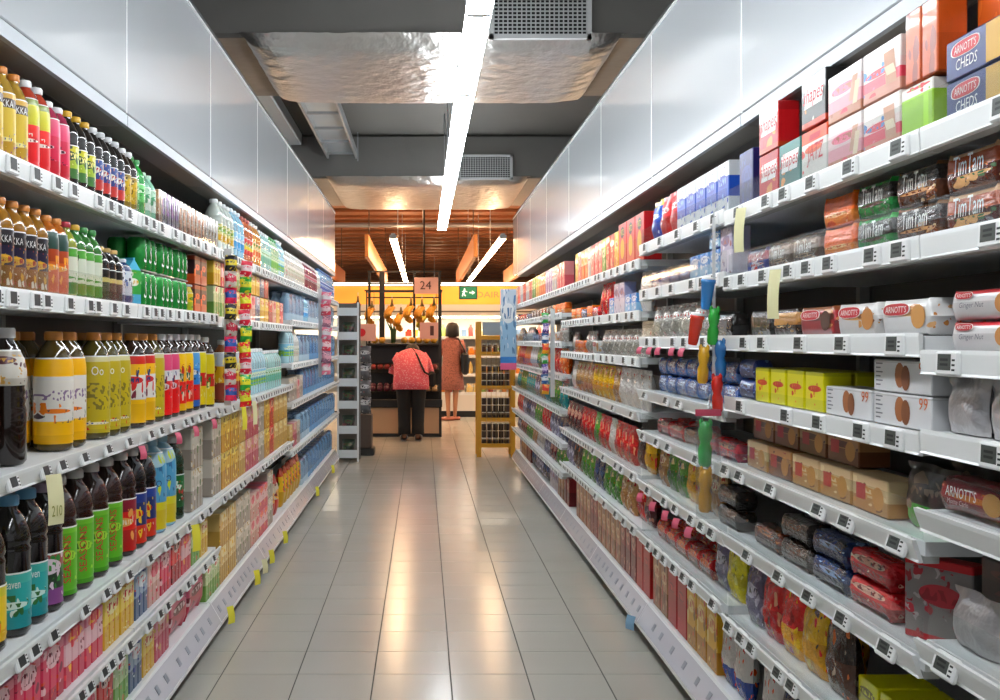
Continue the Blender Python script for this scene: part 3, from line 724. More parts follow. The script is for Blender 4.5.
def gable(name, desc, w, h, m, cm):
    b = MB(); b.prism([(-w/2, 0), (w/2, 0), (w/2, h*0.72), (w*0.06, h*0.92), (w*0.06, h*0.97), (-w*0.06, h*0.97), (-w*0.06, h*0.92), (-w/2, h*0.72)], -w/2, w/2, m)
    c = MB(); c.lathe([(0.012, 0), (0.012, 0.02), (0.010, 0.022)], cm, 10, (w*0.18, 0, h*0.84)); d = MB(); d.lathe([(0.012, 0), (0.012, 0.02), (0.010, 0.022)], cm, 10, (-w*0.22, 0, h*0.82))
    return Proto(name, desc, 'drink carton', [(name, b), ('cap', c), ('cap', d)], w, w, h)
gab = gable('milk_carton', 'green and blue gable top milk carton', 0.075, 0.165, pack('green_blue_gable', [(0, '#5aa0b8'), (0.25, '#3f9a4a'), (0.75, '#6fc0d8')], blob=('#efeee6', '#c9a83a'), bs=3.5, zone=(0, 1, 0.2, 0.7)), mat('cap_gable', '#35a04c', 0.4))
can_g = mat('can_green', '#1e8a34', 0.25, 0.3); can_top = mat('can_lid', '#c9cccc', 0.3, 0.8)
swoosh = white
def can_pack(name, desc, body, n=3, dark=None):
    parts = []; cr, ch = 0.033, 0.118
    f = MB(); f.cbox((0, 0, 0.004), (n*2*cr-0.006, 4*cr-0.006, 0.006), clear_mat('shrink_base', '#d8e6da', op=0.3), 0.001); parts.append((name, f))
    for i in range(n):
        for j in (0, 1):
            c = MB(); x = -(n-1)*cr+i*2*cr; y = -cr+j*2*cr
            c.lathe([(cr*0.8, 0.004), (cr*0.985, 0.014), (cr*0.985, ch-0.014), (cr*0.82, ch-0.002)], body, 14, (x, y, 0))
            c.lathe([(cr*0.80, ch-0.0015), (cr*0.82, ch), (cr*0.74, ch-0.003)], can_top, 14, (x, y, 0))
            parts.append(('can', c))
            if j == 0:
                vs, fs = text_mb('S', 0.03, 0.055, white, 0.3, cr+0.0006); t = MB(); t.add([(v[0]+x, v[1]+y, v[2]+ch*0.5) for v in vs], fs, white); parts.append(('emblem', t))
    return Proto(name, desc, 'can pack', parts, n*2*cr, 4*cr, ch)
cans = can_pack('can_pack', 'six pack of green soft drink cans', can_g)
brn = box_pack('drink_box', 'dark brown and orange drink box', 0.115, 0.12, 0.118, pack('brown_orange_box', [(0, '#b0562a'), (0.35, '#3a2026'), (0.85, '#8a4020')], blob=('#d8783a', '#6a2f5a'), bs=3, zone=(0, 1, 0.1, 0.8)), cat='drink box')
yelcan = bottle('canned_drink', 'small yellow canned drink', 0.115, 0.028, '#c9b42e', '#c9cccc', pack('yellow_can', [(0, '#a8b23a'), (0.5, '#d8c23a')], blob=('#4f7a2a',), zone=(0, 1, 0, 1)), (0.06, 0.7), 'sleeve', neck=0.75)
row(-1, SH_L[1], 1.428, 2.19, [(tea_vio, 6, 1, 2, 0.004, 0.95), (tea_org, 2, 1, 1, 0.004, 1.25), (oo_red, 1, 1, 1, 0.004, 1.25), (oo_yel, 1, 1, 1, 0.004, 1.25), (oo_grn, 2, 1, 1, 0.004, 1.25), (blk_yc, 3, 1, 2, 0.006, 1.25), 3.12, ])
row(-1, SH_L[1], 1.428, 3.13, [(wht_blu, 2, 1, 1, 0.012, 1.25)], front=0.035)
row(-1, SH_L[1], 1.428, 3.34, [(gab, 1, 1, 1, 0.01, 0.35), 3.52, (cans, 3, 2, 1, 0.04), (yelcan, 1), (brn, 2, 2, 1, 0.006)], front=0.035)
# third shelf: big bottles; sleeved ones' liquid darkened to paint shade on the necks
soy = bottle('tea_bottle', 'large dark brown bottle with white cap', 0.318, R15, '#1c0f0a', '#d9d8d6', pack('soy_label', [(0, '#c9c3b8'), (0.2, '#e0dcd4'), (0.8, '#b8b0a6')], blob=('#5a2f3a', '#caa86a'), bs=5, zone=(0, 1, 0.05, 0.95)), (0.58, 0.84), 'waist', n=18)
chry_lab = pack('chrysanthemum_label', [(0, '#d3a916'), (0.10, '#e0b51c'), (0.26, '#e8e3dc'), (0.74, '#e6e2dc'), (0.78, '#e5b81a')], blob=('#d98a2a', '#6f7f4a', '#5a4a52'), bs=6, zone=(0, 1, 0.24, 0.48), th=0.50, spk='#8a6f8f', szone=(0, 1, 0.5, 0.62))
chry = bottle('tea_bottle', 'large white and yellow floral tea bottle', 0.312, 0.05, '#4a3a14', '#c98236', chry_lab, (0.06, 0.78), 'sleeve', n=18)
oolab = pack('oolong_label', [(0, '#b3a437'), (0.05, '#c0b03e'), (0.92, '#dcd6b0')], blob=('#e9e2cf', '#b83a34', '#2c3f7a'), bs=5, zone=(0, 1, 0.04, 0.16), spk='#7f7228', szone=(0, 1, 0.3, 0.65))
oolong = bottle('tea_bottle', 'large golden oolong tea bottle', 0.312, R15, '#4a4016', '#c98236', oolab, (0.06, 0.78), 'sleeve', n=18, text=[('Oo', 0.036, 0.026, 0.64, 0)])
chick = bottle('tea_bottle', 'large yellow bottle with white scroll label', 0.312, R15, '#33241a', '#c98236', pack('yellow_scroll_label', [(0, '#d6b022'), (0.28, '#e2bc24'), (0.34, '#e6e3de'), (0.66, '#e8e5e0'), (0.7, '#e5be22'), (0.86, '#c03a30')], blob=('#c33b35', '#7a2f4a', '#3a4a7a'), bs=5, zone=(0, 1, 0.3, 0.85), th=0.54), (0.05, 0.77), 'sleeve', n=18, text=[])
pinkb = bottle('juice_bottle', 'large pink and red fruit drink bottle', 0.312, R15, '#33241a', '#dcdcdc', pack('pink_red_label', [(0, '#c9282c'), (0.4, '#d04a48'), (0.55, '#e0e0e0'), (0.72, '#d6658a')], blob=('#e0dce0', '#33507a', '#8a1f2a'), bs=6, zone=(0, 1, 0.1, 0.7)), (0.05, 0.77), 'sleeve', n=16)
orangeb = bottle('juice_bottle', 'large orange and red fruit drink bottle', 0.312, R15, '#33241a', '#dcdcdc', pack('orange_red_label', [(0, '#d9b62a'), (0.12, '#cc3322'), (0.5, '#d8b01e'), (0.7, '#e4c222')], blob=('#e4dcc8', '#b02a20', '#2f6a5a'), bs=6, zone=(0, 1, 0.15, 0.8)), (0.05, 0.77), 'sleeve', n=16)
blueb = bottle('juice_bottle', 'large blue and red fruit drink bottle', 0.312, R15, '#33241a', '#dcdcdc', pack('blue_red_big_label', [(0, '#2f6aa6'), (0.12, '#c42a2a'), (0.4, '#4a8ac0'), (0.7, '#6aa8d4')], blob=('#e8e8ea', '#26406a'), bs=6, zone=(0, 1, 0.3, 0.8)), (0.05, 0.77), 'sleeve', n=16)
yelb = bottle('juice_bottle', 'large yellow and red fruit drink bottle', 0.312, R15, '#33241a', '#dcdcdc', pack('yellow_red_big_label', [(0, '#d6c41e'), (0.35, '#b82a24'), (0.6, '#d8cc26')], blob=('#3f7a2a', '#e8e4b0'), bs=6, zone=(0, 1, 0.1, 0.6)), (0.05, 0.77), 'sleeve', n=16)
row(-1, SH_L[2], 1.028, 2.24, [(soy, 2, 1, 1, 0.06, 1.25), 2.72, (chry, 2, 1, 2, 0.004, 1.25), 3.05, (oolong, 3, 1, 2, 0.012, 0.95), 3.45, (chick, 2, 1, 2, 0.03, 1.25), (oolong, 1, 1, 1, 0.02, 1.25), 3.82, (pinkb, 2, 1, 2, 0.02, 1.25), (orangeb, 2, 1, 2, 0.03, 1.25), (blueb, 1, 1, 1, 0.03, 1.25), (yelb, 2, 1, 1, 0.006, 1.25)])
# fourth shelf: large dark teas
h_y = bottle('tea_bottle', 'black tea bottle with yellow lemon label', 0.325, 0.052, '#16110e', '#d8b23a', pack('lemon_label', [(0, '#c7a72a'), (0.2, '#d8c03c'), (0.8, '#c9c24a')], blob=('#e6e2c0', '#c98a2a', '#6a7a2a'), bs=4, zone=(0, 1, 0.15, 0.6)), (0.08, 0.46), 'big', n=16, text=[('Heaven', 0.05, 0.018, 0.40, 0), ('Earth', 0.04, 0.018, 0.33, 0)], tcol=black)
h_t = bottle('tea_bottle', 'black tea bottle with teal label', 0.325, 0.052, '#16110e', '#5f9ac0', pack('teal_label', [(0, '#2c8a8e'), (0.3, '#46a6a4'), (0.8, '#5fb4ac')], blob=('#d6e6e0', '#3a6a3a'), bs=4, zone=(0, 1, 0.1, 0.6)), (0.06, 0.46), 'big', n=16, text=[('Heaven', 0.045, 0.02, 0.38, 0)])
h_c = bottle('tea_bottle', 'black tea bottle with mixed pink label', 0.325, 0.052, '#16110e', '#9a8a9a', pack('pink_mix_label', [(0, '#8a5a8a'), (0.3, '#3a4a3a'), (0.7, '#a05a5a')], blob=('#e0d0d8', '#4a8a4a'), bs=5, zone=(0, 1, 0, 1)), (0.06, 0.46), 'big', n=16)
seas_l = pack('seasons_label', [(0, '#4e8a2a'), (0.06, '#6aa83a'), (0.9, '#7fb848')], blob=('#a8cc5a', '#d2d86a', '#3f7a2a'), bs=4, zone=(0, 1, 0.2, 0.8))
seas = bottle('tea_bottle', 'brown tea bottle with bright green label', 0.328, 0.052, '#2c1510', '#b9b4b0', seas_l, (0.05, 0.60), 'big', n=16, text=[('SEASONS', 0.125, 0.022, 0.34, PI/2)], tcol=red_ink)
red_tea = bottle('tea_bottle', 'brown tea bottle with red label', 0.328, 0.052, '#241210', '#b9b4b0', pack('red_black_label', [(0, '#9f2420'), (0.4, '#c8342c'), (0.75, '#8a2a40')], blob=('#d8a86a', '#e8dcd0'), bs=4, zone=(0, 1, 0.1, 0.8)), (0.05, 0.56), 'big', n=16)
nav_tea = bottle('tea_bottle', 'black tea bottle with navy and orange label', 0.328, 0.052, '#100e10', '#b9b4b0', pack('navy_orange_label', [(0, '#b8402a'), (0.35, '#2a3a6a'), (0.8, '#2f4a86')], blob=('#d8c04a', '#d8d0c8', '#b03a2a'), bs=4, zone=(0, 1, 0.1, 0.8)), (0.05, 0.56), 'big', n=16)
jo_l = pack('jo_label', [(0, '#c9b82a'), (0.25, '#d0c838'), (0.35, '#6fa8c4'), (0.85, '#7fb6cf')], blob=('#b8d0d8', '#4a7a9a', '#c8d040'), bs=5, zone=(0, 1, 0.3, 1.25))
jo = bottle('juice_bottle', 'large sky blue and yellow drink bottle', 0.335, 0.058, '#7fb2cc', '#8fb8cc', jo_l, (0.04, 0.86), 'sleeve', n=16, text=[('JO', 0.036, 0.030, 0.52, 0)], tcol=mat('navy_ink', '#1f3f6a', 0.5))
dgreen = bottle('soft_drink_bottle', 'large dark green cola bottle', 0.315, R15, '#12301c', '#dcdcdc', pack('dark_green_label', [(0, '#14502a'), (0.5, '#1f6a38')], blob=('#dfe6dc', '#a83a3a'), bs=5, zone=(0, 1, 0.2, 0.8)), (0.15, 0.55), 'big', n=16)
row(-1, SH_L[3], 0.628, 2.27, [(h_y, 1, 1, 1, 0.03, 1.1), 2.42, (h_t, 2, 1, 1, 0.004, 1.1), (h_c, 1, 1, 1, 0.0, 1.1), (seas, 4, 1, 1, 0.036, 0.75), 3.33, (red_tea, 1, 1, 2, 0.02, 1.25), (nav_tea, 2, 1, 2, 0.02, 1.25), 3.72, (jo, 2, 1, 2, 0.03, 0.95), (dgreen, 1, 1, 2, 0.01, 1.25)])
# carton packs
def cp(name, key, desc, cols, blob, nx=3, cw=0.052, d=0.10, h=0.14, **k):
    return carton_pack(name, desc, nx, cw, d, h, pack(key, cols, blob=blob, bs=5, zone=(0, 1, 0.05, 1.25), **k))
c_pink = cp('juice_carton_pack', 'cp_pink', 'magenta juice carton pack', [(0, '#a82a4a'), (0.25, '#c9486a'), (0.85, '#d88a9a')], ('#e8c8cc', '#c8502f', '#7a1f3a'))
c_pkw = cp('juice_carton_pack', 'cp_pkw', 'pink and white juice carton pack', [(0, '#c04a62'), (0.4, '#e4c4c8'), (0.8, '#d0889a')], ('#d8606a', '#8a2a44', '#e8b84a'))
c_yel = cp('juice_carton_pack', 'cp_yel', 'yellow juice carton pack', [(0, '#c9a83a'), (0.5, '#dcc86a')], ('#e8e0b8', '#b8782a', '#b84a3a'))
c_grn = cp('juice_carton_pack', 'cp_grn', 'pale green juice carton pack', [(0, '#7aa05a'), (0.5, '#c0cfa8')], ('#e8ead8', '#4a7a3a', '#c85a5a'))
c_red = cp('juice_carton_pack', 'cp_red', 'red juice carton pack', [(0, '#9a2228'), (0.5, '#c84444')], ('#e8cfc8', '#5a1820'))
c_blu = cp('juice_carton_pack', 'cp_blu', 'blue grey juice carton pack', [(0, '#4a5f7a'), (0.5, '#9aaabb')], ('#e0e4e8', '#3a4a8a', '#b84a5a'))
c_pal = cp('juice_carton_pack', 'cp_pal', 'pale pink juice carton pack', [(0, '#c8a49a'), (0.5, '#e0c8c0')], ('#d87a8a', '#f0e4e0', '#b83a4a'))
c_bei = cp('tea_carton_pack', 'cp_bei', 'beige chrysanthemum carton pack', [(0, '#b89a5a'), (0.5, '#cdb682')], ('#e8deb8', '#a8802a', '#d8b83a'), nx=4, h=0.165)
c_gld = cp('tea_carton_pack', 'cp_gld', 'golden tea carton pack', [(0, '#b8902a'), (0.5, '#d0b04a')], ('#e8d88a', '#8a6a1a'), nx=4, h=0.165)
c_ros = cp('tea_carton_pack', 'cp_ros', 'rose pink tea carton pack', [(0, '#b0506a'), (0.5, '#d0909a')], ('#e8d0cc', '#a8303a', '#c8a86a'), nx=4, h=0.165)
c_gry = cp('tea_carton_pack', 'cp_gry', 'pale grey tea carton pack', [(0, '#a8a096'), (0.5, '#ccc6bc')], ('#e4e0d8', '#7a8a6a', '#b8a06a'), nx=4, h=0.165)
c_rdb = cp('tea_carton_pack', 'cp_rdb', 'bright red tea carton pack', [(0, '#a81a1e'), (0.5, '#c82a2c')], ('#e0b0a0', '#7a1014'), nx=3, h=0.165)
row(-1, SH_L[4], 0.414, 2.22, [(c_pink, 3, 1, 1, 0.004), (c_pkw, 2), (c_yel, 2), (c_blu, 1), (c_pal, 1), (c_pink, 1), (c_red, 1), 4.11-0.16, (c_pkw, 1), (c_grn, 1), (c_yel, 1), (c_pal, 1)])
row(-1, SH_L[5], 0.164, 2.75, [(c_pal, 2), (c_red, 1), (c_grn, 1), (c_blu, 1), (c_yel, 1), (c_ros, 1)])
bulk = flow_pack('tissue_pack', 'pink plastic wrapped multipack', 0.30, 0.20, 0.19, pack('pink_bulk', [(0, '#b83a5a'), (0.5, '#d8809a'), (0.85, '#e0a8b4')], blob=('#7a2038', '#ecd8dc'), bs=4, zone=(0, 1, 0, 0.8)), cat='multipack')
row(-1, SH_L[5], 0.164, 3.62, [(bulk, 2, 1, 1, 0.01), (c_grn, 1, 1, 1), (c_grn, 1), ])
# far left bays
pet = lambda key, desc, h, r, liq, cap, cols, blob, nm='water_bottle', kind='big', lz=(0.2, 0.55): bottle(nm, desc, h, r, liq, cap, pack(key, cols, blob=blob, bs=5, zone=(0, 1, 0, 1)), lz, kind, n=10)
w_clr = pet('lab_clr', 'clear flavoured water bottle with yellow label', 0.25, 0.042, '#c6d0c8', '#e8ecec', [(0, '#c8a83a'), (0.4, '#d8d09a')], ('#7a9a3a', '#e8e8e0'))
w_blu = pet('lab_blu', 'light blue water bottle', 0.255, 0.044, '#8fc0d8', '#dfe8ee', [(0, '#4f9cc4'), (0.5, '#a8d2e4')], ('#e8f0f2', '#2a7ab0'))
w_red = pet('lab_rds', 'red striped fruit drink bottle', 0.25, 0.04, '#c0653a', '#b04a3a', [(0, '#b83a2a'), (0.3, '#d8c84a'), (0.6, '#c04a3a')], ('#e8e0c0', '#5a8a3a'), 'juice_bottle')
w_org = pet('lab_org', 'orange fruit drink bottle', 0.25, 0.04, '#cf8a3a', '#e0e0e0', [(0, '#c8702a'), (0.5, '#d8a84a')], ('#e8d8b0', '#6a8a3a'), 'juice_bottle')
w_aqua = pet('lab_aqua', 'aqua drink bottle with white cap', 0.235, 0.036, '#9fc8c4', '#e4eaea', [(0, '#7fb8a8'), (0.5, '#b8d8c8')], ('#e8f0e8', '#6a9a4a'))
w_grn = pet('lab_grnw', 'clear drink bottle with green cap', 0.235, 0.036, '#b0d0a8', '#2f9a48', [(0, '#7ab05a'), (0.5, '#c8dca8')], ('#f0f0e0', '#3a8a4a'))
w_whi = pet('lab_whi', 'white yoghurt drink bottle', 0.215, 0.036, '#dcdad2', '#e8e8e4', [(0, '#c8c4b8'), (0.5, '#e4e2da')], ('#a8b89a', '#d8a8a8'))
w_pink = pet('lab_pnk', 'maroon drink bottle', 0.22, 0.038, '#8a3a4a', '#d8c8c8', [(0, '#7a2a3a'), (0.5, '#b86a7a')], ('#e0d0d0', '#5a1a2a'), 'juice_bottle')
w_navy = pet('lab_nvy', 'deep blue mineral water bottle', 0.25, 0.042, '#6f9cc0', '#2f5f9f', [(0, '#1f4f94'), (0.5, '#3f78b8')], ('#c8dcec', '#16396e'))
w_brn = pet('lab_brn', 'brown and yellow tea bottle', 0.30, 0.046, '#7a4020', '#d8d8d4', [(0, '#8a3f20'), (0.35, '#d0a82a'), (0.7, '#c8ccd0')], ('#e8dca0', '#a85a2a'), 'tea_bottle', 'sleeve', (0.05, 0.8))
w_lime = pet('lab_lim', 'light blue and green drink bottle', 0.25, 0.04, '#a8cfd8', '#eef2f2', [(0, '#8fb85a'), (0.45, '#9fd0e0')], ('#e8f0d8', '#5aa0b8'))
row(-1, SH_L[0], 1.718, 4.63, [(w_clr, 4, 1, 1, 0.01), (w_blu, 3, 1, 1, 0.01), (w_red, 3, 1, 1, 0.01), (w_org, 3, 1, 1, 0.01), (w_aqua, 5, 1, 1, 0.008), (w_grn, 4, 1, 1, 0.008), (w_lime, 3, 1, 1, 0.01), (w_whi, 9, 1, 1, 0.012), 7.22, (w_whi, 4, 1, 1, 0.02), (w_pink, 9, 1, 1, 0.03), (w_whi, 3, 1, 1, 0.02), (w_navy, 12, 1, 1, 0.03), (w_blu, 6, 1, 1, 0.03)])
row(-1, SH_L[1], 1.418, 4.64, [(c_grn, 2, 1, 1, 0.01), (c_pkw, 1), (c_yel, 1), (c_grn, 1), (c_pal, 2), (c_blu, 1), (c_yel, 2), (c_red, 1), (c_pal, 1), (c_yel, 1), (c_pink, 1)])
for z0, q in ((1.418+0.142, 1),):
    row(-1, 'second shelf, stacked', z0, 4.64, [(c_yel, 1, 1, 1, 0.01), (c_pkw, 2), (c_grn, 1), (c_pink, 2), (c_yel, 2), (c_blu, 1), (c_red, 1)])
row(-1, SH_L[2], 1.018, 5.02, [(w_brn, 4, 1, 1, 0.006), (w_lime, 9, 1, 1, 0.008), (w_aqua, 8, 1, 1, 0.01)])
row(-1, SH_L[3], 0.628, 4.20, [(c_gry, 2, 2, 1, 0.01), (c_gld, 2, 2, 1, 0.006), (c_bei, 1, 2), (c_ros, 2, 2), (c_gry, 1, 2), (c_gld, 1, 2), (c_rdb, 1, 2), (c_bei, 2, 2), (c_bei, 1, 2)])
row(-1, SH_L[5], 0.164, 4.62, [(c_bei, 2, 2, 1, 0.006), (c_gry, 2, 2), (c_pal, 2, 2), (c_pkw, 2, 2), (c_gry, 1, 2)])
fb1 = pouch('noodle_bag', 'yellow and red noodle bag', 0.16, 0.08, 0.26, pack('noodle_bag', [(0, '#b8962a'), (0.4, '#d8b83a'), (0.8, '#b83a2a')], blob=('#c83a2a', '#e8dca8', '#5a7a2a'), bs=4, zone=(0, 1, 0, 0.8)))
fb2 = pouch('noodle_bag', 'red and white noodle bag', 0.16, 0.08, 0.26, pack('noodle_bag_red', [(0, '#a82a2a'), (0.4, '#d0c8b8'), (0.8, '#a82a2a')], blob=('#d8a83a', '#7a1a1a'), bs=4, zone=(0, 1, 0, 0.8)))
row(-1, SH_L[5], 0.164, 6.15, [(fb2, 2, 1, 1, 0.02), (fb1, 4, 1, 1, 0.02)])
def water_pack(name, desc, nx, liq, cap, lab, h=0.24, r=0.034):
    """film-wrapped pack of bottles: a front row of bottle parts in a clear bag"""
    parts = []; b = MB(); b.cbox((0, 0, 0.12), (nx*2*r+0.004, 4*r+0.004, 0.24*0.72), clear_mat('water_pack_film', '#dfe9f2', op=0.22, opc='#9fc0da'), 0.02); parts.append((name, b))
    for i in range(nx):
        for j in (0, 1):
            c = MB(); x, y = -(nx-1)*r+i*2*r, -r+j*2*r
            c.lathe([(r*0.9, 0), (r*0.98, 0.01), (r*0.98, h*0.7), (r*0.45, h*0.9), (r*0.45, h)], liq, 8, (x, y, 0)); c.lathe([(r*0.5, h*0.93), (r*0.5, h)], cap, 8, (x, y, 0.001)); parts.append(('bottle', c))
    return Proto(name, desc, 'water pack', parts, nx*2*r+0.006, 4*r+0.006, h)
wp = water_pack('water_pack', 'film wrapped pack of blue water bottles', 3, mat('water_blue', '#6ea0cc', 0.15), mat('cap_water', '#2f62a8', 0.4), None, h=0.205)
wp2 = water_pack('water_pack', 'film wrapped pack of pale water bottles', 3, mat('water_pale', '#b9cfdc', 0.15), mat('cap_water_w', '#d8e0ea', 0.4), None, h=0.19)
row(-1, SH_L[1], 1.456, 7.25, [(wp2, 4, 1, 1, 0.02), (w_blu, 3, 1, 1, 0.02), (wp2, 11, 1, 1, 0.03)])
row(-1, SH_L[2], 1.156, 7.25, [(w_lime, 3, 1, 1, 0.03), (w_whi, 3, 1, 1, 0.03), (wp2, 3, 1, 1, 0.03), (wp, 11, 1, 1, 0.03)])
row(-1, SH_L[3], 0.886, 7.25, [(c_gry, 2, 1, 1, 0.02), (c_pal, 1), (c_gry, 1), (wp, 5, 1, 1, 0.03), (wp, 8, 1, 1, 0.03)])
row(-1, SH_L[4], 0.556, 7.25, [(c_bei, 1, 1, 1, 0.02), (c_ros, 1), (c_gry, 1), (wp2, 3, 1, 1, 0.03), (wp, 10, 1, 1, 0.03)])
row(-1, SH_L[5], 0.164, 7.25, [(fb1, 2, 1, 1, 0.03), (wp2, 2, 1, 1, 0.03), (wp, 12, 1, 1, 0.04)])

# ------------------------------------------------------------------ goods: biscuits and snacks for the right side
SR = ['top shelf', 'second shelf', 'third shelf', 'fourth shelf', 'fifth shelf', 'sixth shelf', 'seventh shelf', 'base shelf']
navy = mat('navy_print', '#22386e', 0.35); gold_p = mat('biscuit_print', '#c98f4a', 0.5); choc_p = mat('chocolate_print', '#4a2a1c', 0.5); cream_p = mat('cream_print', '#e9d6b8', 0.5); orange_p = mat('orange_print', '#dd6a22', 0.45); grey_ink = mat('grey_ink', '#6a6a72', 0.5); dred = mat('dark_red_print', '#8a1a22', 0.4); brown_p = mat('brown_nut_print', '#9a5a2c', 0.5)
def F(d): return -d/2-0.0006
def boxp(nm, desc, w, d, h, key, cols, blob=None, extra=(), cat='biscuit box', **k):
    return box_pack(nm, desc, w, d, h, pack(key, cols, blob=blob, **k), extra, cat)
cheds = boxp('cracker_box', 'navy cracker box with red lozenge and white lettering', 0.21, 0.06, 0.074, 'cheds_box', [(0, '#22386e')], None,
    oval_logo("ARNOTT'S", 0.095, 0.026, (-0.035, 0.052), F(0.06), 0.15)+[('lettering', text_part('CHEDS', 0.075, 0.020, white, (-0.03, F(0.06)-0.0004, 0.024), 0.15)), ('printed_picture', quad(0.035, 0.104, 0.003, 0.071, mat('gold_biscuit_print', '#cfa24a', 0.5), F(0.06)))], 'cracker box')
lime = boxp('cracker_box', 'lime green cracker box with red and white band', 0.13, 0.06, 0.105, 'lime_box', [(0, '#c98a5a'), (0.12, '#9fc430'), (0.78, '#e6e2dc')], ('#c8323a', '#7fae2a'), zone=(0.08, 0.92, 0.80, 0.97), bs=6, th=0.5, cat='cracker box')
orng = boxp('wafer_box', 'tall orange biscuit box', 0.085, 0.10, 0.252, 'orange_box', [(0, '#b5622e'), (0.5, '#c06a34')], ('#8a4420', '#d08048'), zone=(0, 1, 0, 1), bs=2, th=0.55, cat='biscuit box', fine=False)
waf_p = boxp('wafer_box', 'white and pink wafer box', 0.19, 0.06, 0.112, 'wafer_pink', [(0, '#b98a72'), (0.2, '#dca8b0'), (0.45, '#e6d0d0'), (0.75, '#eae4e2')], ('#d87a92', '#c8405a', '#a86a4a'), zone=(0.02, 0.7, 0.1, 0.8), bs=3.2, th=0.48,
    extra=[('printed_picture', quad(0.03, 0.06, 0.03, 0.085, mat('wafer_print', '#c99a80', 0.5), F(0.06), 0.02)), ('printed_picture', quad(0.05, 0.075, 0.02, 0.07, cream_p, F(0.06)-0.0003, 0.015))])
waf_r = boxp('wafer_box', 'white and red wafer box with wafer stack picture', 0.18, 0.06, 0.112, 'wafer_red', [(0, '#c89a8a'), (0.22, '#cf5a6c'), (0.42, '#e6d6d4'), (0.6, '#e8e2de')], ('#c83048', '#d88a9a', '#4a86b8'), zone=(0.02, 0.6, 0.1, 0.75), bs=3.0, th=0.47,
    extra=[('printed_picture', quad(0.025, 0.075, 0.02, 0.09, mat('wafer_print', '#c99a80', 0.5), F(0.06), -0.012)), ('printed_picture', quad(0.03, 0.072, 0.04, 0.06, cream_p, F(0.06)-0.0003, -0.012))])
jatz = boxp('cracker_box', 'white and orange cracker box with red lettering', 0.17, 0.06, 0.128, 'jatz_box', [(0, '#e0dcd6'), (0.75, '#d0602a')], ('#d8702e', '#c8402a'), zone=(0.0, 0.25, 0.1, 0.8), bs=3, th=0.42,
    extra=[('lettering', text_part('JATZ', 0.11, 0.055, red_ink, (0.01, F(0.06)-0.0004, 0.062), 0.15)), ('logo', quad(-0.03, 0.04, 0.1, 0.115, red_ink, F(0.06)-0.0003, 0.006))], cat='cracker box')
def shapes(key, desc, c0, c1):
    return boxp('cracker_box', desc, 0.16, 0.06, 0.128, key, [(0, '#b8542e'), (0.12, c0), (0.8, c1)], ('#e6e2dc', '#d8a060'), zone=(0.1, 0.95, 0.12, 0.75), bs=2.6, th=0.46,
        extra=[('lettering', text_part('shapes', 0.135, 0.05, red_ink, (0.0, F(0.06)-0.0008, 0.075), 0.25)), ('logo', quad(-0.06, 0.06, 0.05, 0.10, white, F(0.06)-0.0003, 0.012))], cat='cracker box')
sh_k = shapes('shapes_black', 'black cracker box with red lettering', '#1c1a1a', '#151414'); sh_t = shapes('shapes_teal', 'teal cracker box with red lettering', '#2f6f6c', '#3a7f78'); sh_r = shapes('shapes_red', 'red cracker box with white label', '#b8242c', '#a01c24')
navb = boxp('cracker_box', 'plain navy cracker box', 0.13, 0.07, 0.17, 'navy_box', [(0, '#243a78'), (0.1, '#1f3268')], ('#31498a',), zone=(0, 1, 0, 1), bs=5, cat='cracker box')
blub = boxp('cracker_box', 'white and blue striped cracker box', 0.128, 0.06, 0.165, 'bluewhite_box', [(0, '#dfe2e6'), (0.3, '#3a66b4'), (0.7, '#e6e8ea')], ('#2a55a8', '#8fb0dc'), zone=(0, 1, 0.1, 0.9), bs=3, th=0.47, cat='cracker box')
redbag = pouch('snack_bag', 'red cracker bag', 0.16, 0.07, 0.18, pack('red_bag', [(0, '#b0262c'), (0.5, '#c83238')], blob=('#e6d8d0', '#8a1a20'), bs=3, zone=(0.1, 0.9, 0.3, 0.8)))
blubag = pouch('snack_bag', 'blue and yellow cracker bag', 0.15, 0.07, 0.18, pack('blue_bag', [(0, '#284f9c'), (0.55, '#3f6fc0'), (0.85, '#d8c86a')], blob=('#e4e8ee', '#1f3f86'), bs=3, zone=(0.1, 0.9, 0.2, 0.8)))
# top shelf
row(1, SR[0], 1.718, 1.28, [(cheds, 1, 2, 1, 0.006), (cheds, 1, 2, 1, 0.006), 1.745, (cheds, 1, 2, 1, 0.0), 1.985, (lime, 1, 1, 1, 0.006), 2.13, (waf_r, 1, 2, 1, 0.008), (waf_p, 1, 2, 1, 0.008), 2.52, (jatz, 1, 1, 1, 0.006), (sh_t, 1, 1, 1, 0.006), (sh_r, 1, 2, 1, 0.006), 3.05])
row(1, SR[0], 1.718+0.131, 2.54, [(sh_k, 1), ])
row(1, SR[0], 1.718, 3.10, [(navb, 1, 1, 2, 0.02), 3.345, (blub, 5, 1, 1, 0.006), (redbag, 2, 1, 1, 0.006), (blubag, 2, 1, 1, 0.006)])
row(1, SR[0], 1.718, 1.43, [(orng, 6, 1, 1, 0.006)], front=0.10)
orn2 = boxp('wafer_box', 'short orange biscuit box on the lime box', 0.062, 0.058, 0.145, 'orange_box2', [(0, '#b5622e'), (0.5, '#c06a34')], ('#8a4420', '#d08048'), zone=(0, 1, 0, 1), bs=2, cat='biscuit box', fine=False)
row(1, SR[0], 1.718+0.1065, 1.986, [(orn2, 2, 1, 1, 0.004)])
